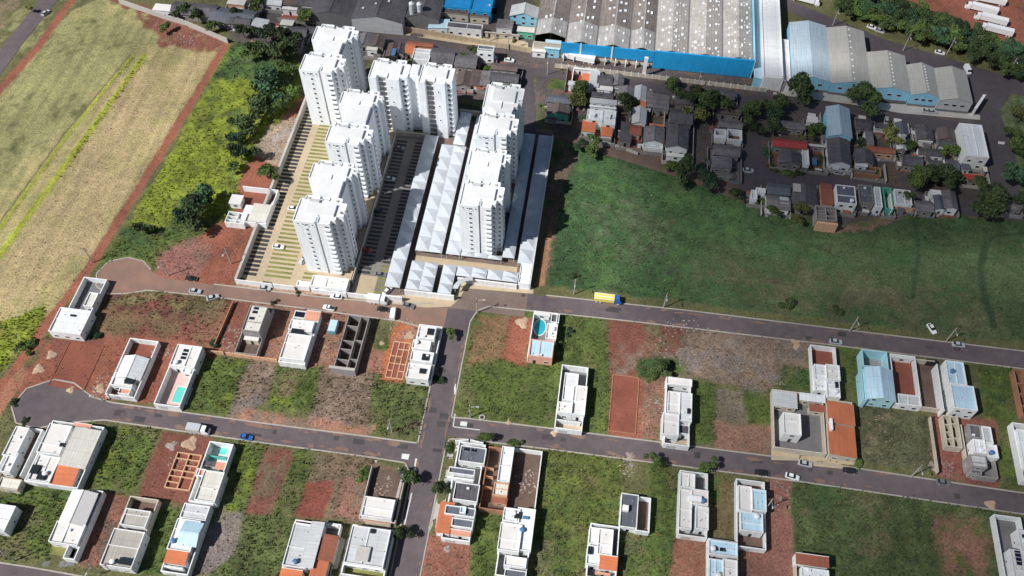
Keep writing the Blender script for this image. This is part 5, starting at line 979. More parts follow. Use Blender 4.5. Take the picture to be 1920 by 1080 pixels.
gt = thing('entrance_arch', 'curved grey entrance gate roof at the street corner of the complex', 'gate', (-41, 170, 0))
for i in range(6):
    a0, a1 = R(95+i*14), R(95+(i+1)*14); cx, cy = -35.5, 168.2
    MB().plate([(cx+6.8*math.cos(a1), cy+6.0*math.sin(a1), 3.6), (cx+4.9*math.cos(a1), cy+4.2*math.sin(a1), 3.9), (cx+4.9*math.cos(a0), cy+4.2*math.sin(a0), 3.9), (cx+6.8*math.cos(a0), cy+6.0*math.sin(a0), 3.6)][::-1], .15, 'grey_roof').build('roof_panel', gt)
for a in (100, 140, 175): MB().cyl(cx+6*math.cos(R(a)), cy+5.2*math.sin(R(a)), 0, 3.6, .15, 'canopy_frame').build('post', gt)

# ------------------------------------------------------------------ factories
SKYL = MB().box(-.55, -.8, 0, .55, .8, .14, 'tank_white').mesh('roof_light')
f = thing('factory', 'huge factory hall of seven ribbed roofs with a bright blue street front', 'factory', (15, 295, 0))
XB = [-30, -16.6, -3.5, 10.3, 20.8, 34.7, 49, 61.8]; YN = 395; rf = random.Random(5)
for i in range(7):
    xa, xb = XB[i], XB[i+1]; xm = (xa+xb)/2; old = i < 4; ys = 295.2 if i else 299; ymid = 309-i*.4
    bands = [(ys, ymid, 'factory_grey'), (ymid, YN, 'factory_brown')] if old else [(ys, YN, 'factory_ridged')]
    for ya, yb, m in bands:
        for s_ in range(2):
            if s_ == 0: P = [(xa+.3, ya, 7.6), (xm-.25, ya, 9.6), (xm-.25, yb, 9.6), (xa+.3, yb, 7.6)]
            else: P = [(xm+.25, ya, 9.6), (xb-.3, ya, 7.6), (xb-.3, yb, 7.6), (xm+.25, yb, 9.6)]
            if m == 'factory_grey': P = [(p[0], p[1], p[2]+.12) for p in P]
            MB().plate(P, .15, m).build('roof_slope', f)
    MB().box(xm-.25, ys, 9.3, xm+.25, YN, 9.68, 'factory_grey').build('ridge_cap', f)
    MB().box(xa-.3, ys, 7.0, xa+.3, YN, 7.5, 'dark_concrete').build('valley_gutter', f)
    for c in (.2, .4, .6, .8) if not old else (.28, .42, .6, .76):
        x = xa+(xb-xa)*c; z = 7.6+2*(1-abs(x-xm)/((xb-xa)/2-.3))*.98
        for j in range(9 if old else 11):
            if rf.random() < .24: continue
            y = ys+4+j*(6.4 if old else 5.2)+rf.uniform(-1.3, 1.3)+(2 if c in (.4, .42, .8) else 0); inst(SKYL, 'roof_light', f, (x, y, z+.05), 0, (1.1 if old else .9, rf.uniform(.7, 1.2), 1))
b = MB()
for i in range(4, 7):
    xa, xb = XB[i], XB[i+1]; xm = (xa+xb)/2
    for c in (.12, .3, .46, .54, .7, .88):
        x = xa+(xb-xa)*c; z = 7.62+2*(1-abs(x-xm)/((xb-xa)/2-.3))*.98
        for j in range(44):
            if rf.random() < .45: continue
            b.box(x-.3+rf.uniform(-.15, .15), 296.5+j*2.2, z-.1, x+.3, 297.3+j*2.2, z+.12, 'tank_white' if rf.random() < .5 else 'factory_grey')
tag(b.build('roof_vents', f), kind='stuff')
MB().box(-18.3, 294.6, 3.2, 20.7, 295.1, 8.6, 'factory_blue').build('blue_fascia', f)
MB().box(-30, 295.3, 0, 20.7, 295.6, 7.2, 'beige_wall').build('wall', f)
MB().box(20.9, 294.0, .4, 61.7, 294.8, 9.3, 'factory_blue').build('blue_fascia', f)
MB().box(20.9, 294.9, 0, 61.7, 295.1, 8.8, 'beige_wall').build('wall', f)
for x in (-9.9, 3.3): MB().box(x-.3, 294.4, 2.6, x+.3, 294.59, 9.2, 'white_paint').build('pilaster', f)
MB().box(61.8, 294.0, 0, 62.3, YN, 8.9, 'sky_blue_wall').build('wall', f)
MB().box(-30.3, 299, 0, -30.02, YN, 7.4, 'grey_block').build('wall', f)
for x in [v*4.4-17 for v in range(9)]: MB().box(x, 293.0, 0, x+.35, 294.5, 3.1, 'white_paint').build('porch_pillar', f)
an = thing('factory_annex', 'long white flat-roofed annex on the east side of the blue-fronted factory', 'annex', (67, 290, 0)); parapet(an, 66.0, 287.8, 74.0, 395, 7, 'white_paint', 'pale_roof_y')
MB().plate([(62.4, 289, 5.2), (65.9, 289, 4.6), (65.9, 394, 4.6), (62.4, 394, 5.2)], .2, 'lightblue_roof').box(62.5, 289.2, 0, 65.9, 289.5, 4.4, 'sky_blue_wall').build('side_roof', an)
an2 = thing('narrow_annex', 'narrow white roof strip between the annex and the stained light blue warehouse', 'annex', (76, 292, 0)); parapet(an2, 74.3, 288.5, 77.6, 315, 5, 'white_paint', 'pale_roof_y')
fw = thing('factory_fence', 'pale panelled fence wall along the factory street', 'fence', (20, 289, 0))
for i in range(30):
    x = -20+i*2.95; y0 = 288.6-i*.07
    MB().box(x, y0, 0, x+2.7, y0+.18, 2.1, 'beige_wall').build('panel', fw); MB().box(x+2.7, y0-.06, 0, x+2.95, y0+.24, 2.5, 'white_paint').build('post', fw)
# five gabled warehouses with a light blue street front
wx = [77.9]+[K15(cx, cy, 6)[0] for cx, cy in ((478, 620), (778, 670), (1078, 710), (1292, 745), (1545, 790))]
wy = [K15(cx, cy, 5)[1] for cx, cy in ((320, 610), (640, 650), (930, 690), (1180, 730), (1400, 770))]
wn = [K15(cx, cy, 6)[1] for cx, cy in ((330, 180), (560, 215), (930, 405), (1180, 495), (1430, 525))]
wl = ['westmost warehouse of five, with a blotched light blue roof', 'second warehouse of five, tan ribbed roof with an extended north end', 'middle warehouse of five with a glazed ridge line', 'fourth and narrowest warehouse of five, with reddish ridge lights', 'eastmost warehouse of five, with a white slanted side wall at the road fork']
for i in range(5):
    r = thing('warehouse', wl[i], 'warehouse', ((wx[i]+wx[i+1])/2, wy[i], 0)); x0, x1 = wx[i]+.1, wx[i+1]-.1
    gable(r, x0, wy[i], x1, wn[i], 6.6, 'sky_blue_wall' if i < 4 else 'grey_roof', 'warehouse_blue' if i == 0 else 'warehouse_tan', 'y', 1.9, .12)
    MB().box(x0, wy[i]-.3, 0, x1, wy[i]-.02, 1, 'dark_concrete').build('plinth', r)
    for q in (.25, .5, .75):
        window(r, WIN, (x0+(x1-x0)*q, wy[i]-.02, 3.0), 0, (1.3, 1, 1))
    for j in range(9): inst(SKYL, 'roof_light', r, ((x0+x1)/2+.9, wy[i]+2+j*(wn[i]-wy[i]-4)/8, 7.35), 0, (.7, .5, 1)) if i in (1, 2, 3) else None
r = thing('slanted_wall', 'bright white slanted end wall at the road fork', 'wall', K15(1530, 838)+(0,)); x, y = K15(1530, 838, 2); x2, y2 = K15(1598, 735, 2); MB().prism([(x, y), (x+1.2, y), (x2+1.2, y2), (x2, y2)], 0, 4, 'white_paint').build('wall_panel', r)
# shallow street strip / pavement in front of the warehouses
sheet('pavement', K15, [(0,640),(400,690),(820,770),(1260,800),(1590,865),(1590,900),(1000,850),(600,780),(0,700)], 'concrete', .075)
# dark old factory west of it, silos, blue roofs
d = thing('old_factory', 'old factory with dark roofs and a wide pale gable end by the street', 'factory', (-95, 305, 0))
x0, y0 = K17.rect(0, 0, 1, 1, 0)[:2]
wa = K(480, 0, 4); p0 = wa(715, 185, 4)[0]; p1 = wa(1095, 225, 4)[0]; yy = wa(900, 190, 4)[1]
gable(d, p0, yy, p1, yy+75, 7.5, 'grey_roof', 'dark_roof', 'y', 2.4, .1); gable(d, p0-19, yy+1, p0-.4, yy+75, 7, 'dark_concrete', 'dark_roof', 'y', 2.2, .1); gable(d, p1+.4, yy+5, p1+15, yy+75, 7, 'dark_concrete', 'dark_roof', 'y', 2.2, .1)
for q in range(10): inst(SKYL, 'roof_light', d, (p0+4+(q % 3)*5.2, yy+6+q*2.6, 9.0-abs(p0+4+(q % 3)*5.2-(p0+p1)/2)*.18), 0, (.8, .6, 1))
for i, (cx, cy) in enumerate(((216, 290), (262, 270), (300, 285))):
    x, y = K10(cx, cy); s_ = thing('storage_silo', ['left white silo of the three at the old factory', 'middle shorter silo of the three at the old factory', 'right silo of the three at the old factory'][i], 'silo', (x, y, 0)); h = (12, 8, 11.5)[i]
    MB().cyl(x, y, 0, h, 1.25, 'tank_white', 1.25, 14).build('tank', s_); MB().cyl(x, y, h, h+.8, 1.25, 'tank_white', .3, 14).build('cap', s_); MB().tube((x+1.3, y-.3, 0), (x+1.3, y-.3, h), .07, .07, 'canopy_frame').build('ladder', s_)
def simple(name, label, cat, k, items): make_lot(200+len(ROOTS), (name, cat, label, k, items))
simple('blue_hall', 'bright blue roofed hall at the top edge, left one of the pair', 'factory hall', K10, [('p', 540, -120, 855, 95, 6, 'factory_blue', 'blue_roof'), ('f', 500, 96, 830, 165, 4.5, 'beige_wall', 'brown_roof')])
simple('blue_hall', 'bright blue roofed hall at the top edge, right one of the pair', 'factory hall', K10, [('p', 890, -120, 1080, 135, 6, 'factory_blue', 'blue_roof'), ('f', 850, 130, 1060, 200, 4, 'beige_wall', 'brown_roof'), ('bx', 1085, 90, 1140, 160, 4, 'lightblue_roof')])
simple('tin_shed', 'pale blue tin-roofed shed beside the silos', 'shed', K10, [('sw', 405, 200, 590, 315, 4, 'white_paint', 'lightblue_roof')])
simple('loading_shed', 'charcoal shed roof behind the tan street bank', 'shed', K10, [('p', 600, 240, 980, 340, 4.4, 'white_paint', 'dark_roof')])
simple('grey_shed', 'grey shed with a pale roof between the blue halls and the factory', 'shed', K10, [('f', 1160, 210, 1320, 330, 4, 'white_paint', 'old_roof'), ('f', 1010, 350, 1400, 400, 3, 'beige_wall', 'concrete')])
simple('blue_gabled_shed', 'small gabled building with sky blue walls beside the factory corner', 'building', K10, [('gy', 1325, 40, 1600, 180, 6, 'sky_blue_wall', 'grey_roof'), ('f', 1385, 290, 1570, 370, 4, 'green_wall', 'cream_roof')])
simple('gate_office', 'small white office with a dark doorway at the factory gate', 'office', K10, [('f', 1560, 470, 1700, 590, 3.4, 'white_paint', 'tower_roof'), ('f', 1700, 440, 1860, 560, 5, 'sky_blue_wall', 'lightblue_roof')])
rw = thing('retaining_wall', 'tan panelled bank wall along the factory street', 'wall', (-60, 300, 0))
for i in range(22):
    (xa, ya), (xb, yb) = K10(90+i*66, 305+i*11.3, 2), K10(90+(i+.96)*66, 305+(i+.96)*11.3, 2)
    MB().prism([(xa, ya-.2), (xb, yb-.2), (xb, yb+.2), (xa, ya+.2)], 0, 2.6, 'paver_tan').build('panel', rw)
sheet('bank', K10, [(90,310),(300,330),(600,350),(1000,400),(1500,470),(1500,590),(1200,540),(800,500),(400,440),(90,390)], 'paver_tan', .078, 'tan paved bank beside the factory street')
# pylon sign and water tower
r = thing('gate_pylon', 'tall white concrete pylon at the factory street crossing', 'pylon', K17(985, 575)+(0,)); x, y = K17(985, 575); MB().box(x-.7, y-.4, 0, x+.7, y+.4, 10, 'white_paint').build('mast', r); MB().box(x-.8, y-.5, 10, x+.8, y+.5, 10.3, 'white_paint').build('cap', r)

# containers, piles, small street things
r = thing('site_container', 'turquoise site container beside the unfinished grey house', 'container', K2(810, 290)+(0,)); x0, y0, x1, y1 = K2.rect(800, 235, 830, 325, 2.4); MB().box(x0, y0, .1, x1, y1, 2.4, 'lightblue_roof').build('body', r); MB().box(x0+.1, y0-.05, .2, x1-.1, y0, 2.2, 'car_teal').build('door', r)
def heap(label, k, cx, cy, rad, m, seed, h=.38):
    rad *= .8
    x, y = k(cx, cy); b = MB(); rr = random.Random(seed); n = 14; a = b.mi(m); b.v.append((x, y, h)); rings = 4
    for q in range(1, rings+1):
        for i in range(n):
            t = 2*math.pi*i/n; rd = rad*q/rings*(1+.25*math.sin(3*t+seed)+rr.uniform(-.15, .15)); b.v.append((x+rd*math.cos(t), y+rd*math.sin(t), max(-.1, h*(1-(q/rings)**2)*rr.uniform(.6, 1.15)) if q < rings else -.1))
    for i in range(n): b.f.append((0, 1+i, 1+(i+1) % n)); b.m.append(a)
    for q in range(rings-1):
        for i in range(n): p = 1+q*n; b.f.append((p+i, p+n+i, p+n+(i+1) % n, p+(i+1) % n)); b.m.append(a)
    o = b.build('sand_heap' if m == 'sand' else 'rubble_heap'); tag(o, label, 'heap')
for a in [('pale sand heap with two lumps on the red plot by the lower cul-de-sac', K1, 385, 660, 2.2, 'sand', 1), ('wider sand heap below the two-lump one, beside a dark pit', K1, 290, 770, 2.6, 'sand', 2), ('straw-coloured sand heap at the kerb left of the white pitched house', K1, 745, 915, 2.6, 'sand', 3),
          ('sand spill at the kerb by the red plot', K1, 530, 925, 1.8, 'sand', 4), ('big pale sand heap left of the blue pool house', K3, 515, 262, 2.9, 'sand', 5), ('sand heap on the grass corner above the second street', K3, 415, 975, 3, 'sand', 6),
          ('round sand heap left of the red-floored yard by the long street', K4, 340, 165, 3, 'sand', 7), ('sand heap by the orange footings', K2, 1185, 420, 1.8, 'sand', 8), ('salmon sand heap against the white row house', K2, 1390, 360, 2.4, 'sand', 9),
          ('sand and gravel heap north of the dense pink footings', K5, 1240, 215, 3.4, 'sand', 10), ('smaller gravel heap left of the larger one above the pink footings', K5, 1120, 230, 2.4, 'debris', 11), ('sand heap on the pavement at the long street below the dotted blocks', K7, 995, 50, 1.6, 'sand', 12),
          ('rubble heap at the drive of the small dark-roofed house', K7, 1545, 210, 2.2, 'debris', 13), ('rubble pile by the white half-built shell', K18, 400, 60, 4.2, 'debris', 14), ('long rubble pile along the complex wall north of the shell', K18, 450, 20, 3.4, 'debris', 15),
          ('rubble heap at the bottom of the unfinished beige shell', K4, 1240, 985, 2.4, 'debris', 16), ('white sacks and rubble on the red plot beside the middle road', K7, 225, 880, 1.6, 'debris', 17), ('sandy patch heap on the lower right kerb', K8, 1750, 375, 2.4, 'sand', 18)]: heap(*a)
rg = thing('concrete_ring', 'round concrete well ring near the lower left grass corner', 'well ring', K3(215, 975)+(0,)); x, y = K3(215, 975); MB().cyl(x, y, 0, .5, 1.0, 'concrete', 1.0, 16, 'concrete').build('ring', rg); MB().cyl(x, y, .5, .52, .6, 'bay_dark', .6, 16).build('opening', rg)

# ------------------------------------------------------------------ poles
PRIM = {}
def pole_mesh():
    PRIM['mast'] = MB().tube((0, 0, 0), (0, 0, 9), .2, .13, 'concrete', 8).mesh('mast'); PRIM['crossarm'] = MB().box(-1.1, -.07, 8.2, 1.1, .07, 8.35, 'bark').box(-.8, -.07, 7.4, .8, .07, 7.52, 'bark').mesh('crossarm'); PRIM['lamp_arm'] = MB().tube((0, 0, 7.6), (0, -2.2, 8.4), .06, .05, 'canopy_frame').box(-.18, -2.9, 8.35, .18, -2.1, 8.5, 'canopy_frame').mesh('lamp_arm')
pole_mesh()
POL = [(K0,1593,621,0,'utility pole on the field verge opposite the red-floored yard'),(K0,1773,641,0,'utility pole on the field verge beside the lone white car'),(K0,1244,577,0,'utility pole on the field verge right of the yellow and blue truck'),(K0,1076,552,0,'utility pole on the field verge left of the yellow and blue truck'),
 (K0,1775,102,0,'utility pole on the north side of the warehouse road, by the white parked car'),(K0,1693,95,0,'utility pole on the north side of the warehouse road, by the middle warehouse'),(K0,1561,48,0,'utility pole on the warehouse road near the white annex'),(K0,1888,140,0,'utility pole on the warehouse road, farthest east'),
 (K1,695,-30,0,'utility pole at the edge of the upper cul-de-sac'),(K1,1265,68,0,'utility pole on the red earth east of the upper cul-de-sac'),(K3,180,185,90,'utility pole at the corner of the long street and the middle road'),(K3,128,975,90,'utility pole on the rounded grass corner at the second street'),
 (K4,1108,1060,0,'utility pole on the second street south of the weedy lot'),(K5,100,982,0,'utility pole on the weedy lot beside the bottom street'),(K5,660,1068,0,'utility pole on the red strip beside the taupe roofs'),(K2,1262,1085,0,'utility pole at the second street, west of the middle road'),
 (K1,775,1010,0,'utility pole in front of the white pitched house at the lower cul-de-sac'),(K17,265,560,0,'utility pole left of the green corner plot on the factory street'),(K17,1390,660,0,'utility pole on the factory street above the big trees'),(K10,1280,560,0,'utility pole on the tan bank, right one'),(K10,980,490,0,'utility pole above the white two-storey house'),
 (K15,85,690,0,'utility pole below the narrow annex on the factory street'),(K8,590,400,0,'utility pole beside the interlocking blue roofs'),(K1,1735,-20,0,'utility pole at the west corner of the complex street wall')]
for k, cx, cy, rz, lb in POL:
    x, y = k(cx, cy); p = thing('utility_pole', lb, 'utility pole', (x, y, 0), 'concrete utility poles along the streets')
    for nm in ('mast', 'crossarm', 'lamp_arm'): inst(PRIM[nm], nm, p, (x, y, 0), R(rz))

# ------------------------------------------------------------------ vehicles
WHEEL = None
def _wheel(r=.32):
    b = MB(); k = 12; a = b.mi('rubber'); g = b.mi('car_silver')
    for s_ in (-.11, .11): b.v += [(r*math.cos(2*math.pi*i/k), s_, r+r*math.sin(2*math.pi*i/k)) for i in range(k)]
    for i in range(k): j = (i+1) % k; b.f.append((i, j, k+j, k+i)); b.m.append(a)
    b.f += [tuple(range(k))[::-1], tuple(range(k, 2*k))]; b.m += [g, g]; return b.mesh('wheel')
WH = _wheel(); WHB = _wheel(.48)
def loft(secs, m):                         # body from cross-sections (x, halfwidth, zlow, zhigh, top halfwidth)
    b = MB(); a = b.mi(m)
    for x, w, z0, z1, wt in secs: b.v += [(x, -w, z0), (x, -w, (z0+z1)/2), (x, -wt, z1), (x, wt, z1), (x, w, (z0+z1)/2), (x, w, z0)]
    for i in range(len(secs)-1):
        for j in range(6): p = i*6; q = (j+1) % 6; b.f.append((p+j, p+q, p+6+q, p+6+j)); b.m.append(a)
    b.f += [tuple(range(6)), tuple(range(len(b.v)-1, len(b.v)-7, -1))]; b.m += [a, a]; return b
CARS = {}
def car_meshes(kind, colr):
    if (kind, colr) in CARS: return CARS[(kind, colr)]
    c = 'car_'+colr; P = []
    if kind in ('car', 'pickup'):
        P.append(('body', loft([(-2.1, .72, .3, .75, .66), (-2.0, .82, .25, .9, .75), (-1.0, .86, .22, .95, .78), (1.0, .86, .22, .93, .78), (1.9, .8, .25, .78, .7), (2.1, .7, .32, .65, .6)], c).mesh('body')))
        if kind == 'car':
            P.append(('cabin', loft([(-1.75, .7, .85, .98, .6), (-1.2, .74, .85, 1.38, .58), (.1, .74, .85, 1.42, .58), (.95, .7, .85, .96, .62)], 'dark_glass').mesh('cabin')))
            P.append(('roof', MB().box(-1.15, -.56, 1.41, .12, .56, 1.46, c).mesh('roof')))
        else:
            P.append(('cabin', loft([(-.5, .74, .85, 1.4, .6), (.3, .74, .85, 1.42, .6), (.95, .7, .85, .96, .62)], 'dark_glass').mesh('cabin'))); P.append(('roof', MB().box(-.45, -.58, 1.41, .3, .58, 1.46, c).mesh('roof'))); P.append(('bed', MB().box(-2.0, -.65, .92, -.7, .65, .97, 'rubber').mesh('bed')))
        P.append(('headlight', MB().box(2.02, -.6, .55, 2.12, -.3, .68, 'car_white').box(2.02, .3, .55, 2.12, .6, .68, 'car_white').mesh('headlight'))); W_ = [(-1.3, -.8), (-1.3, .8), (1.3, -.8), (1.3, .8)]
    elif kind == 'van':
        P.append(('body', loft([(-2.5, .85, .3, 2.0, .8), (-2.4, .9, .28, 2.1, .82), (1.3, .9, .28, 2.1, .82), (1.9, .88, .3, 1.3, .78), (2.5, .82, .35, 1.0, .72)], c).mesh('body'))); P.append(('windscreen', MB().plate([(1.42, -.76, 2.04), (2.0, -.76, 1.32), (2.0, .76, 1.32), (1.42, .76, 2.04)], .06, 'dark_glass').mesh('windscreen'))); W_ = [(-1.6, -.84), (-1.6, .84), (1.6, -.84), (1.6, .84)]
    else:
        L_ = {'boxtruck': 4.6, 'semi': 11.5, 'ytruck': 7.2}[kind]; box = {'boxtruck': c, 'semi': 'car_white', 'ytruck': 'car_yellow'}[kind]; cabc = {'boxtruck': 'car_white', 'semi': 'car_white', 'ytruck': 'car_blue'}[kind]
        P.append(('cargo_box', MB().box(-L_, -1.22, .95, -.2, 1.22, 3.3 if kind != 'ytruck' else 2.6, box).mesh('cargo_box')))
        P.append(('chassis', MB().box(-L_, -.5, .5, 2.2, .5, .93, 'rubber').mesh('chassis')))
        P.append(('cab', loft([(0, 1.15, .55, 2.9, 1.05), (1.5, 1.15, .5, 2.9, 1.0), (2.2, 1.1, .5, 1.9, 1.0), (2.35, 1.0, .55, 1.3, .9)], cabc).mesh('cab'))); P.append(('windscreen', MB().plate([(1.58, -.95, 2.82), (2.24, -.95, 1.98), (2.24, .95, 1.98), (1.58, .95, 2.82)], .08, 'dark_glass').mesh('windscreen')))
        if kind == 'ytruck': P.append(('rail', MB().box(-L_, -1.26, 2.6, -.2, -1.1, 2.75, 'car_white').box(-L_, 1.1, 2.6, -.2, 1.26, 2.75, 'car_white').box(-L_, -.15, 2.6, -.2, .15, 2.7, 'car_white').mesh('rail')))
        W_ = [(-L_+1, -1.1), (-L_+1, 1.1), (1.2, -1.1), (1.2, 1.1), (-L_+2.2, -1.1), (-L_+2.2, 1.1)]
    CARS[(kind, colr)] = (P, W_, WHB if kind in ('boxtruck', 'semi', 'ytruck') else WH); return CARS[(kind, colr)]
VEH = [  # sheet, x, y, heading deg (0 = facing east), kind, colour, label
 (K2,845,72,180,'car','white','white car parked in the dusty street below the gatehouse'),(K2,790,155,175,'pickup','white','white car turned onto the kerb opposite, beside the long white house'),(K2,1180,110,0,'boxtruck','white','white box truck standing by the entrance of the complex'),
 (K2,1195,165,0,'car','black','black car just below the white box truck'),(K2,1270,200,95,'van','white','white van parked across the dusty street on a red driveway'),(K2,1385,138,-10,'car','grey','grey car on the pavement of the entrance corner'),
 (K1,1440,95,0,'pickup','black','black car on the north side of the dusty street by the red earth'),(K1,1468,190,0,'car','silver','silver-blue car on the weedy side of the dusty street'),(K1,1600,238,30,'car','silver','small pale car half in the weeds behind the silver-blue one'),(K2,310,8,0,'car','silver','silver car by the little tree in front of the complex wall'),
 (K2,1230,25,60,'car','white','white car squeezed at the corner of the complex wall'),(K3,1200,105,0,'ytruck','yellow','long yellow truck with a blue cab parked along the green field'),
 (K4,1245,65,-65,'car','white','lone white car parked on the grass of the field'),(K4,598,152,0,'car','silver','silver car at the kerb before the red-floored yard'),(K4,1425,172,0,'car','silver','silver car parked on the field verge near the pole'),(K4,392,975,-5,'car','silver','pale silver car on the driveway of the grey-paved yard'),
 (K4,692,1020,0,'car','black','black car at the kerb before the orange tile roof'),(K4,100,1035,0,'car','black','dark car on the second street outside the interlocking blue roofs'),(K4,305,1062,-10,'car','white','white car at the kerb of the big lower right lot'),
 (K5,1328,140,0,'boxtruck','silver','pale grey box truck standing before the pink footings'),(K5,1610,178,-5,'car','blue','dark blue car with bright windscreen by the turquoise pool house'),
 (K17,500,455,172,'semi','white','white articulated lorry in front of the blue factory front'),(K15,1590,85,165,'semi','white','white lorry in the red earth yard, upper of the parked pair'),(K15,1660,165,165,'semi','silver','white lorry in the red earth yard, lower of the parked pair'),(K15,1700,245,165,'semi','grey','dark trailer behind the lorries by the trees'),(K15,1650,20,170,'semi','grey','grey trailer at the top right edge'),(K15,270,15,-15,'semi','white','white lorry at the top edge beside the annex'),
 (K15,775,212,-22,'car','white','white car first in the pair on the warehouse road'),(K15,835,238,-22,'car','silver','white car second in the pair on the warehouse road'),(K15,1285,402,-12,'car','white','white car under the pole on the warehouse road'),(K15,1490,535,-80,'van','white','white van at the east end of the warehouses'),
 (K15,520,690,5,'car','white','white car outside the light blue warehouse front'),(K15,1190,840,0,'car','silver','pale cars row at the low wall of the warehouses, left car'),(K15,1225,845,0,'car','silver','pale cars row at the low wall of the warehouses, right car'),
 (K9,1225,210,-60,'boxtruck','silver','long pale truck behind the rear west tower'),(K9,1135,110,60,'van','white','white van beside the peach-walled house'),
 (K18,375,470,80,'car','silver','silver-blue car in the western bays of the tan parking court'),(K18,400,735,0,'car','white','white car in the middle bays of the tan parking court'),(K18,495,500,0,'car','white','white car by the tower foot in the tan parking court'),(K18,553,815,70,'car','silver','pale car in the last bays beside the front west tower'),
 (K18,940,755,5,'car','red','dark red car in the dark parking court'),(K18,1085,318,0,'car','silver','pale car high up in the dark parking court'),(K18,1145,130,0,'car','grey','grey car at the north end of the dark parking court'),(K18,1030,905,0,'car','grey','grey car in the sunlit bays of the dark parking court'),(K18,1010,515,0,'car','black','black car in the middle of the dark parking court'),
 (K0,87,26,70,'car','silver','silver car on the highway in the top left corner'),(K13,370,545,0,'car','silver','pale car at the dead end of the dark lane'),(K16,535,545,0,'pickup','silver','pale pickup in the lane below the dark gabled hall'),(K12,300,135,80,'car','silver','pale car between roofs in the east block'),
 (K8,1500,262,0,'car','grey','dark car at the driveway of the beige shell'),(K10,1290,690,0,'car','white','white car on the brown plot behind the rear east tower'),
]
for k, cx, cy, hd, kind, colr, lb in VEH:
    x, y = k(cx, cy); P, W_, wm = car_meshes(kind, colr); big = kind in ('boxtruck', 'semi', 'ytruck')
    if kind == 'semi': x -= math.cos(R(hd))*-4.6; y += math.sin(R(hd))*4.6
    if kind == 'ytruck': x += .4
    nm = {'car': 'parked_car', 'pickup': 'pickup_truck', 'van': 'van', 'boxtruck': 'box_truck', 'semi': 'lorry', 'ytruck': 'flatbed_truck'}[kind]
    v = thing(nm, lb, {'car': 'car', 'pickup': 'pickup truck', 'van': 'van'}.get(kind, 'truck'), (x, y, .055)); v.rotation_euler = (0, 0, R(hd)); v['_org'] = [0, 0, 0]
    for pn, me in P: inst(me, pn, v, (0, 0, 0))
    for wx_, wy_ in W_: inst(wm, 'wheel', v, (wx_, wy_, 0))

# ------------------------------------------------------------------ trees
def tree_mesh(seed, m, n=1300, rough=.5):
    rs = np.random.RandomState(seed); lob = rs.randn(7, 3)*[.5, .5, .28]; lr = rs.uniform(.28, .52, 7); lob[0] = 0; lr[0] = .6
    V = []; F = []; 
    for i in range(n):
        q = rs.randint(7); d = rs.randn(3); d /= np.linalg.norm(d); d[2] = abs(d[2])*.9-.12; c = lob[q]+d*lr[q]*rs.uniform(.7, 1.22); c[2] *= .8
        s_ = rs.uniform(.05, .14); u = rs.randn(3); u /= np.linalg.norm(u); w_ = np.cross(u, d+rs.randn(3)*.6); w_ /= np.linalg.norm(w_)+1e-6
        k = len(V); V += [tuple(c+u*s_), tuple(c+w_*s_*.7), tuple(c-u*s_*.9), tuple(c-w_*s_*.8+np.array([0, 0, s_*.3]))]; F.append((k, k+1, k+2, k+3))
    for q in range(7):                     # dark leafy core so the crown is dense inside
        k = len(V); c = lob[q]*[1, 1, .8]; r_ = lr[q]*.72
        for a in range(5):
            th = math.pi*(a+.5)/5
            for b_ in range(7): V.append(tuple(c+r_*np.array([math.sin(th)*math.cos(b_*.898), math.sin(th)*math.sin(b_*.898), .8*math.cos(th)])*rs.uniform(.8, 1.1)))
        for a in range(4):
            for b_ in range(7): F.append((k+a*7+b_, k+a*7+7+b_, k+a*7+7+(b_+1) % 7, k+a*7+(b_+1) % 7))
    me = bpy.data.meshes.new('crown'); me.from_pydata(V, [], F); me.materials.append(M[m]); return me
CROWN = {m: [tree_mesh(10*i+j, m) for j in range(3)] for i, m in enumerate(('leaf_dark', 'leaf_mid', 'leaf_olive', 'leaf_blue'))}
b = MB(); b.tube((0, 0, -.1), (.03, 0, .55), .06, .045, 'bark'); 
for a in range(4): b.tube((.03, 0, .5), (.35*math.cos(a*1.7), .35*math.sin(a*1.7), .85), .035, .015, 'bark', 5)
TRUNK = b.mesh('trunk'); rt = random.Random(99)
def tree(k, cx, cy, rad, kind, label, name='broadleaf_tree', grp=None, hs=None, stem=True):
    x, y = k(cx, cy, 3 if rad > 2 else 1); r = thing(name, label, 'bush' if name == 'bush' else 'tree', (x, y, 0), grp); me = CROWN[kind][rt.randrange(3)]; rad *= .88 if (k in (K14, K15, K16, K11, K12, K13) and rad > 4) else 1
    H = hs if hs else rad*.95+1.0
    if stem: o = inst(TRUNK, 'trunk', r, (x, y, 0), rt.uniform(0, 6), (rad, rad, H))
    o = inst(me, 'crown', r, (x, y, H if stem else rad*.25), rt.uniform(0, 6), (rad*.95, rad*rt.uniform(.85, 1), rad*rt.uniform(.8, 1)))
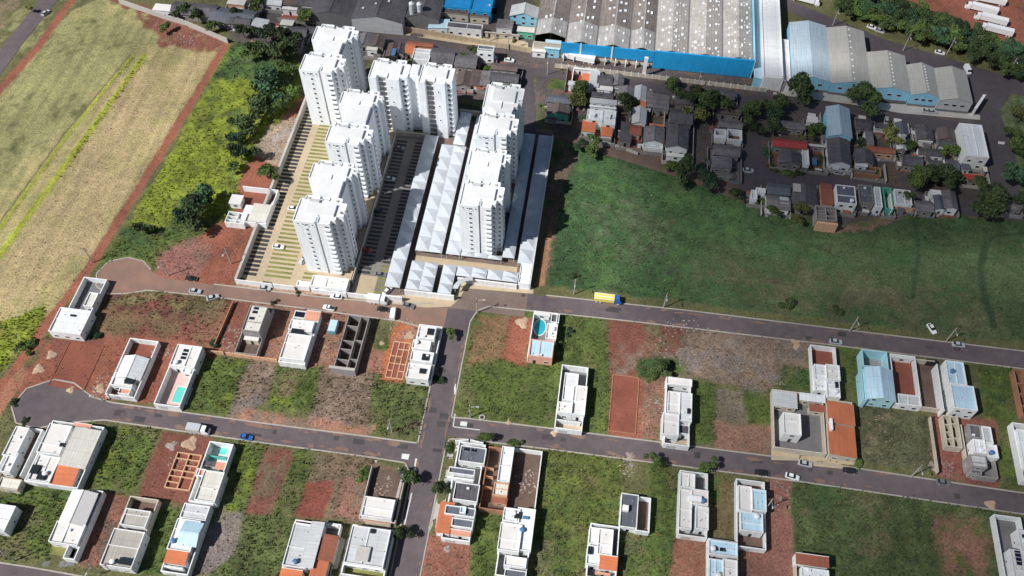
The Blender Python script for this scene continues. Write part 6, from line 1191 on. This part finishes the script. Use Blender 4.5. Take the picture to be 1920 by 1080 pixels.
T = [
 (K9,850,215,4.2,'leaf_mid','round bright green tree in front of the peach-walled house'),(K11,430,420,5.5,'leaf_mid','large green tree south of the orange-tiled court, upper of two'),(K11,425,515,5,'leaf_olive','yellow-green tree beside the green gabled house, lower of two'),
 (K11,855,540,6,'leaf_dark','dark round tree right of the white duplex'),(K11,1270,345,4.2,'leaf_mid','bright tree at the factory street above the small shed'),(K11,1510,480,6.5,'leaf_dark','top dark tree of the clump between the long dark house and the framed pits'),
 (K14,470,300,7.5,'leaf_dark','huge dark tree right of the long dark gabled house'),(K14,430,420,5,'leaf_olive','olive tree at the foot of the huge dark tree'),(K14,990,380,5.5,'leaf_mid','tall bright-centred tree above the dark lane'),(K14,1010,530,4.5,'leaf_dark','dark tree under the tall bright-centred tree'),
 (K14,1230,430,5,'leaf_blue','bluish tree left of the dark crown group'),(K15,230,740,7.5,'leaf_dark','big dark tree in front of the light blue warehouses, left of the white lean-to'),(K15,100,800,5.5,'leaf_dark','dark tree west of the big one before the warehouses'),(K15,690,740,8,'leaf_dark','big round dark tree covering the warehouse front'),
 (K16,350,220,3.5,'leaf_mid','small tree between the crimson roof and the steel-blue warehouse'),(K16,900,270,4,'leaf_olive','yellow-olive garden tree north of the thin orange roof'),(K16,1110,610,6.5,'leaf_mid','bright green tree on the lane in the tree row, left'),(K16,1330,600,7,'leaf_dark','broad dark tree on the lane in the tree row, right'),
 (K16,1230,560,5,'leaf_dark','dark tree between the two lane trees'),(K16,1620,770,8.5,'leaf_dark','very big dark tree at the east end of the field row'),(K16,1700,720,5,'leaf_olive','olive tree touching the very big dark one'),(K16,1850,600,7,'leaf_blue','bluish dark tree at the right edge beside the road'),
 (K16,1880,750,5,'leaf_dark','dark tree at the right picture edge'),(K16,1850,330,5,'leaf_mid','green tree across the east road'),(K16,1890,120,5,'leaf_olive','olive scrub tree inside the road fork'),(K16,250,800,3.2,'leaf_olive','small palm-like tree in the yard behind the dark purple roof'),
 (K16,150,500,2.2,'leaf_mid','garden shrub before the cream gable, left','bush'),(K16,240,500,2.2,'leaf_dark','garden shrub before the cream gable, middle','bush'),(K16,300,510,2,'leaf_mid','garden shrub before the cream gable, right','bush'),(K16,20,490,2,'leaf_olive','shrub at the bend of the dark lane','bush'),
 (K13,545,370,2.6,'leaf_blue','shrub column at the west gable of the crimson house','bush'),(K16,40,200,4,'leaf_dark','dark tree north-west of the crimson roof'),(K16,1080,340,3,'leaf_mid','small tree by the long dark roof in the east block'),(K16,1370,370,3.2,'leaf_mid','small tree left of the big pale hall'),
 (K0,545,95,6,'leaf_dark','dark forest-edge tree touching the rear west tower'),(K0,520,110,6,'leaf_dark','dark forest-edge tree, second from the rear west tower'),(K0,540,140,5,'leaf_mid','forest-edge tree beside the farthest west tower'),(K0,515,150,5,'leaf_dark','forest-edge tree a little down from the farthest west tower'),
 (K0,530,75,5,'leaf_dark','dark tree below the cream town house'),(K0,480,95,4.5,'leaf_mid','tree at the town end of the bright meadow'),(K0,497,70,4,'leaf_blue','bluish tree by the cream stepped house'),(K0,455,60,4,'leaf_dark','dark tree at the end of the long field wall'),
 (K0,545,175,4,'leaf_mid','light tree at the north-west corner of the parking court'),(K0,500,180,8,'leaf_blue','round tree in the meadow edge, topmost of the round pair'),(K0,484,210,7,'leaf_dark','round tree in the meadow edge, lower of the round pair'),(K0,512,208,5,'leaf_mid','small tree right of the round pair'),
 (K0,457,240,5,'leaf_dark','meadow edge tree north of the red lane'),(K0,445,262,3.6,'leaf_blue','meadow edge tree where the red lane starts'),(K0,452,290,5,'leaf_dark','meadow edge tree above the half-built shell'),(K0,440,310,2.5,'leaf_mid','small meadow edge tree left of the half-built shell'),
 (K0,380,382,6,'leaf_blue','dark thicket in the lower meadow, top right'),(K0,372,405,6,'leaf_dark','dark thicket in the lower meadow, centre'),(K0,345,415,4.6,'leaf_blue','dark thicket in the lower meadow, left'),(K0,265,428,3,'leaf_dark','dark bush west in the lower meadow'),(K0,395,365,3,'leaf_dark','small bush north of the thicket'),
 (K0,500,325,4,'leaf_mid','lone tree between the rubble piles and the half-built shell'),(K0,60,20,1.6,'leaf_olive','shrub near the corner track'),
 (K0,370,30,3.5,'leaf_dark','dark tree behind the long field wall'),(K0,345,22,3.5,'leaf_dark','dark tree left behind the long field wall'),(K0,310,50,2.5,'leaf_mid','tree at the rubbly end of the ploughed field'),(K0,395,50,3,'leaf_mid','tree right behind the long field wall'),(K0,485,8,4,'leaf_mid','tree near the top edge by the lavender roof'),(K0,440,25,3.5,'leaf_dark','tree in the town lane west of the lavender roof'),
 (K0,1112,280,3.6,'leaf_mid','bushy tree on the field corner below the lane'),(K0,1090,270,2.6,'leaf_blue','smaller bush left of the field corner tree'),(K0,1285,325,5.5,'leaf_dark','dark thicket where the lane meets the field'),(K0,1320,340,4.5,'leaf_blue','dark thicket right along the field edge'),(K0,1262,312,3,'leaf_mid','bush by the white end of the long dark house'),
 (K0,1380,365,3,'leaf_dark','bush on the field edge below the weathered grey house'),(K0,1450,395,2.5,'leaf_mid','bush at the small white cube house'),(K0,1495,410,2.6,'leaf_olive','bush beside the unfinished terrace'),(K0,1075,515,2,'leaf_dark','dark bush in the green field near the pole','bush'),
 (K0,1488,560,2.8,'leaf_dark','dark low bush in the green field above the second pole','bush'),(K0,1580,580,2.2,'leaf_dark','dark bush in the green field near the third pole','bush'),(K7,238,148,2,'leaf_mid','bright shrub at the rounded street corner','bush'),(K7,150,430,2.6,'leaf_dark','dark tree on the pavement beside the slate-roofed corner house'),
 (K7,505,72,2.2,'leaf_mid','street tree north of the brick side court'),(K7,705,112,1.8,'leaf_mid','small shrub at the rubble yard gate','bush'),(K8,30,145,2.4,'leaf_mid','street tree beside the drive of the small dark-roofed house'),(K8,292,180,2.4,'leaf_mid','street tree by the dark-slotted white house'),
 (K6,1290,385,3,'leaf_dark','dark tree on the pavement of the rounded corner lot'),(K6,1185,760,2.6,'leaf_dark','dark tree between the two white houses on the middle road'),(K6,940,300,2.4,'leaf_mid','shrub inside the corner of the weedy strip','bush'),(K2,1700,345,2,'leaf_mid','small tree by the white row house at the crossing'),(K2,1640,690,2,'leaf_dark','dark shrub at the south end of the white row house','bush'),
 (K0,1240,690,3.2,'leaf_dark','low dark thicket between the bare plots north of the dark-hole house'),(K0,1225,700,2.4,'leaf_mid','low bush left of the thicket between the bare plots','bush'),(K3,870,315,1.8,'leaf_blue','small bush in the narrow lane right of the blue pool house','bush'),(K3,820,420,1.8,'leaf_dark','dark bush right of the salmon-walled pool house','bush'),
 (K1,150,590,1.8,'leaf_dark','bush beside the track opposite the cul-de-sac house','bush'),(K1,200,560,2.4,'leaf_mid','bush at the corner of the bright meadow triangle','bush'),(K1,690,480,2.2,'leaf_blue','bush under the wall of the cul-de-sac house','bush'),(K1,1610,580,1.8,'leaf_blue','bush at the start of the orange wall','bush'),(K1,90,1015,1.6,'leaf_blue','bush beside the lower cul-de-sac','bush'),
 (K2,820,25,1.2,'leaf_mid','small street tree above the white car','bush'),(K2,370,105,1.3,'leaf_olive','street shrub by the dark empty lot','bush'),(K2,550,20,1.1,'leaf_dark','small dark street tree at the complex wall','bush'),(K18,330,970,1.6,'leaf_mid','small street tree before the parking court wall','bush'),(K18,175,930,1.2,'leaf_mid','tiny tree at the west corner of the complex wall','bush'),
 (K4,760,960,2,'leaf_mid','shrub at the kerb beside the orange tile roof','bush'),(K5,160,60,1.4,'leaf_dark','shrub by the lower cul-de-sac kerb','bush'),(K10,1310,800,2.2,'leaf_olive','yellow shrub behind the rear east tower','bush'),(K10,1020,720,2.4,'leaf_mid','green shrub under the white two-storey house','bush'),
 (K0,1700,372,3,'leaf_dark','dark tree in the field row courtyard'),(K16,700,300,2.6,'leaf_dark','dark shrub next to the dark gabled hall'),(K0,868,105,2.4,'leaf_dark','dark shrub among the charcoal roofs'),
]
for t_ in T:
    k, cx, cy, rad, kd, lb = t_[:6]; nm = t_[6] if len(t_) > 6 else 'broadleaf_tree'
    tree(k, cx, cy, rad, kd, lb, nm, None, None, nm != 'bush')
# garden shrubs between the town houses
for i, o in enumerate([o for o in ROOTS if o.get('category') in ('house', 'shed') and o.location.y > 225]):
    if i % 2: continue
    x, y = o.location.x+rt.choice([-5.5, 5.2]), o.location.y+rt.uniform(-5, 5); rad = rt.uniform(1.1, 2.1)
    r = thing('bush', 'small dark shrub in the yards between the old town roofs', 'bush', (x, y, 0), 'garden shrubs in the old town'); inst(CROWN[rt.choice(['leaf_dark', 'leaf_mid', 'leaf_olive'])][rt.randrange(3)], 'crown', r, (x, y, rad*.5), rt.uniform(0, 6), (rad, rad, rad*.9))
# wooded belt north-east of the warehouse road
bp = [K0(1575,5), K0(1690,40), K0(1790,75), K0(1925,135)]; n = 0
for i in range(66):
    t = i/65*2.98; q = int(t); u = t-q; x = bp[q][0]*(1-u)+bp[q+1][0]*u; y = bp[q][1]*(1-u)+bp[q+1][1]*u
    off = (-4, 2, 8)[i % 3]+rt.uniform(-1.5, 1.5); x += off*.42+rt.uniform(-1, 1); y += off*.9-4; rad = rt.uniform(3.3, 4.8); kd = rt.choice(['leaf_dark', 'leaf_dark', 'leaf_mid', 'leaf_blue'])
    r = thing('broadleaf_tree', 'dark bushy tree in the dense belt between the warehouse road and the red lorry yard', 'tree', (x, y, 0), 'trees of the dense belt above the warehouse road')
    inst(TRUNK, 'trunk', r, (x, y, 0), rt.uniform(0, 6), (rad, rad, rad+1)); inst(CROWN[kd][rt.randrange(3)], 'crown', r, (x, y, rad*.9+1), rt.uniform(0, 6), (rad, rad*.95, rad*.9))

# ------------------------------------------------------------------ weeds and rubble: uncountable
def scatter_weeds():
    rs = np.random.RandomState(4); n = 260000
    cx = rs.uniform(-200, 190, n); cy = rs.uniform(45, 330, n)
    near = rs.uniform(0, 1, n) < np.clip(1.5-cy/230, .25, 1); cx = cx[near]; cy = cy[near]
    i = ((cx-gx0)/gs).astype(int); j = ((cy-gy0)/gs).astype(int); v = gveg[i, j]; keep = rs.uniform(0, .55, len(cx)) < v*(.35+1.3*fbm(cx, cy, 2.4, 81, 2)); 
    cx, cy, i, j, v = cx[keep], cy[keep], i[keep], j[keep], v[keep]; m = len(cx); z = gz[i, j]; c = gcol[i, j]*rs.uniform(.6, 1.5, (m, 1))*np.array([1, 1.03, .9]); dd = rs.rand(m) < .14; c[dd] = np.array((.22, .17, .1))*rs.uniform(.6, 1.2, (dd.sum(), 1))
    V = []; a = rs.uniform(0, 6.28, m); s_ = rs.uniform(.16, .5, m)*(.6+v); 
    for q in range(3):
        th = a+q*2.1; ux, uy = np.cos(th)*s_, np.sin(th)*s_; 
        V.append(np.stack([cx-ux*.5, cy-uy*.5, z-.05], 1)); V.append(np.stack([cx+ux*.9, cy+uy*.5, z+.02], 1)); V.append(np.stack([cx+uy*.6, cy-ux*.6, z+s_*rs.uniform(.7, 1.5, m)], 1))
    V = np.stack(V, 1).reshape(-1, 3); F = np.arange(len(V)).reshape(-1, 3); C = np.repeat(c, 9, axis=0)
    o = bpy.data.objects.new('weeds', npmesh('weeds', V, F, C, 'weeds')); COL.objects.link(o); tag(o, 'rank weeds and grass tufts over the empty lots and field edges', 'weeds', None, 'stuff'); print('weeds', len(F))
scatter_weeds()
def scatter_rubble():
    rs = np.random.RandomState(9); b = MB()
    spots = [(K2,1000,830,9),(K2,250,640,6),(K3,1750,450,12),(K4,100,330,9),(K4,900,720,6),(K5,1450,850,7),(K1,800,900,5),(K1,1220,640,4),(K18,380,90,7),(K18,300,60,6),(K6,1080,430,3.5),(K7,800,400,4),(K0,350,70,9),(K11,150,560,3),(K2,720,500,4),(K2,60,380,4),(K8,660,330,5),(K7,1530,300,3),(K4,1350,1000,3),(K3,1530,900,4),(K5,1180,350,4),(K2,1330,320,5)]
    for k, px, py, rad in spots:
        x, y = k(px, py)
        for q in range(int(rad*14)):
            t = rs.uniform(0, 6.28); d_ = rad*math.sqrt(rs.uniform()); s_ = rs.uniform(.08, .32); cx, cy = x+d_*math.cos(t), y+d_*math.sin(t); b.box(cx-s_, cy-s_*.7, -.05, cx+s_, cy+s_*.6, s_*.8, 'debris')
    tag(b.build('rubble'), 'loose stones, broken bricks and litter on the bare plots', 'rubble', None, 'stuff')
scatter_rubble()

# ------------------------------------------------------------------ clouds high above, shading the east of the view as in the photograph
mc = bpy.data.materials.new('cloud'); mc.use_nodes = True; t = mc.node_tree; t.nodes.clear(); L = t.links
geo = N(t, 'ShaderNodeNewGeometry'); dt = N(t, 'ShaderNodeVectorMath', operation='DOT_PRODUCT'); L.new(geo.outputs['Incoming'], dt.inputs[0]); L.new(geo.outputs['Normal'], dt.inputs[1])
ab = N(t, 'ShaderNodeMath', operation='ABSOLUTE'); L.new(dt.outputs['Value'], ab.inputs[0]); sc_ = N(t, 'ShaderNodeMath', operation='MULTIPLY'); L.new(ab.outputs[0], sc_.inputs[0]); sc_.inputs[1].default_value = .27
tr = N(t, 'ShaderNodeBsdfTransparent'); df = N(t, 'ShaderNodeBsdfDiffuse'); df.inputs[0].default_value = (.95, .95, .95, 1); mx = N(t, 'ShaderNodeMixShader'); L.new(sc_.outputs[0], mx.inputs[0]); L.new(tr.outputs[0], mx.inputs[1]); L.new(df.outputs[0], mx.inputs[2]); mo = N(t, 'ShaderNodeOutputMaterial'); L.new(mx.outputs[0], mo.inputs[0])
def blob(seed):
    import bmesh
    bm = bmesh.new(); bmesh.ops.create_icosphere(bm, subdivisions=4, radius=1); rs = np.random.RandomState(seed); fr = rs.randn(5, 3)*2.2; ph = rs.uniform(0, 6, 5)
    for v in bm.verts: v.co *= 1+.09*sum(math.sin(float(v.co.x*f_[0]+v.co.y*f_[1]+v.co.z*f_[2])+p) for f_, p in zip(fr, ph))/1.5
    me = bpy.data.meshes.new('cloud'); bm.to_mesh(me); bm.free(); me.materials.append(mc)
    for p in me.polygons: p.use_smooth = True
    return me
CLOUDS = [((150, 262), 105, 48), ((105, 258), 80, 42), ((55, 262), 62, 34), ((150, 330), 80, 36), ((145, 120), 110, 80), ((170, 60), 90, 80), ((110, 200), 90, 50), ((-120, 355), 90, 60)]
for i, ((gx_, gy_), ra, rb) in enumerate(CLOUDS):
    h = 900+i*45; o = bpy.data.objects.new('cloud', blob(i)); COL.objects.link(o)
    o.location = (gx_+SUNV.x/SUNV.z*h, gy_+SUNV.y/SUNV.z*h, h); o.scale = (ra, rb, 28); tag(o, 'thin fair-weather cloud drifting high over the town', None, None, 'structure')
for o in bpy.data.objects:
    if '_org' in o: del o['_org']
print('objects', len(bpy.data.objects))
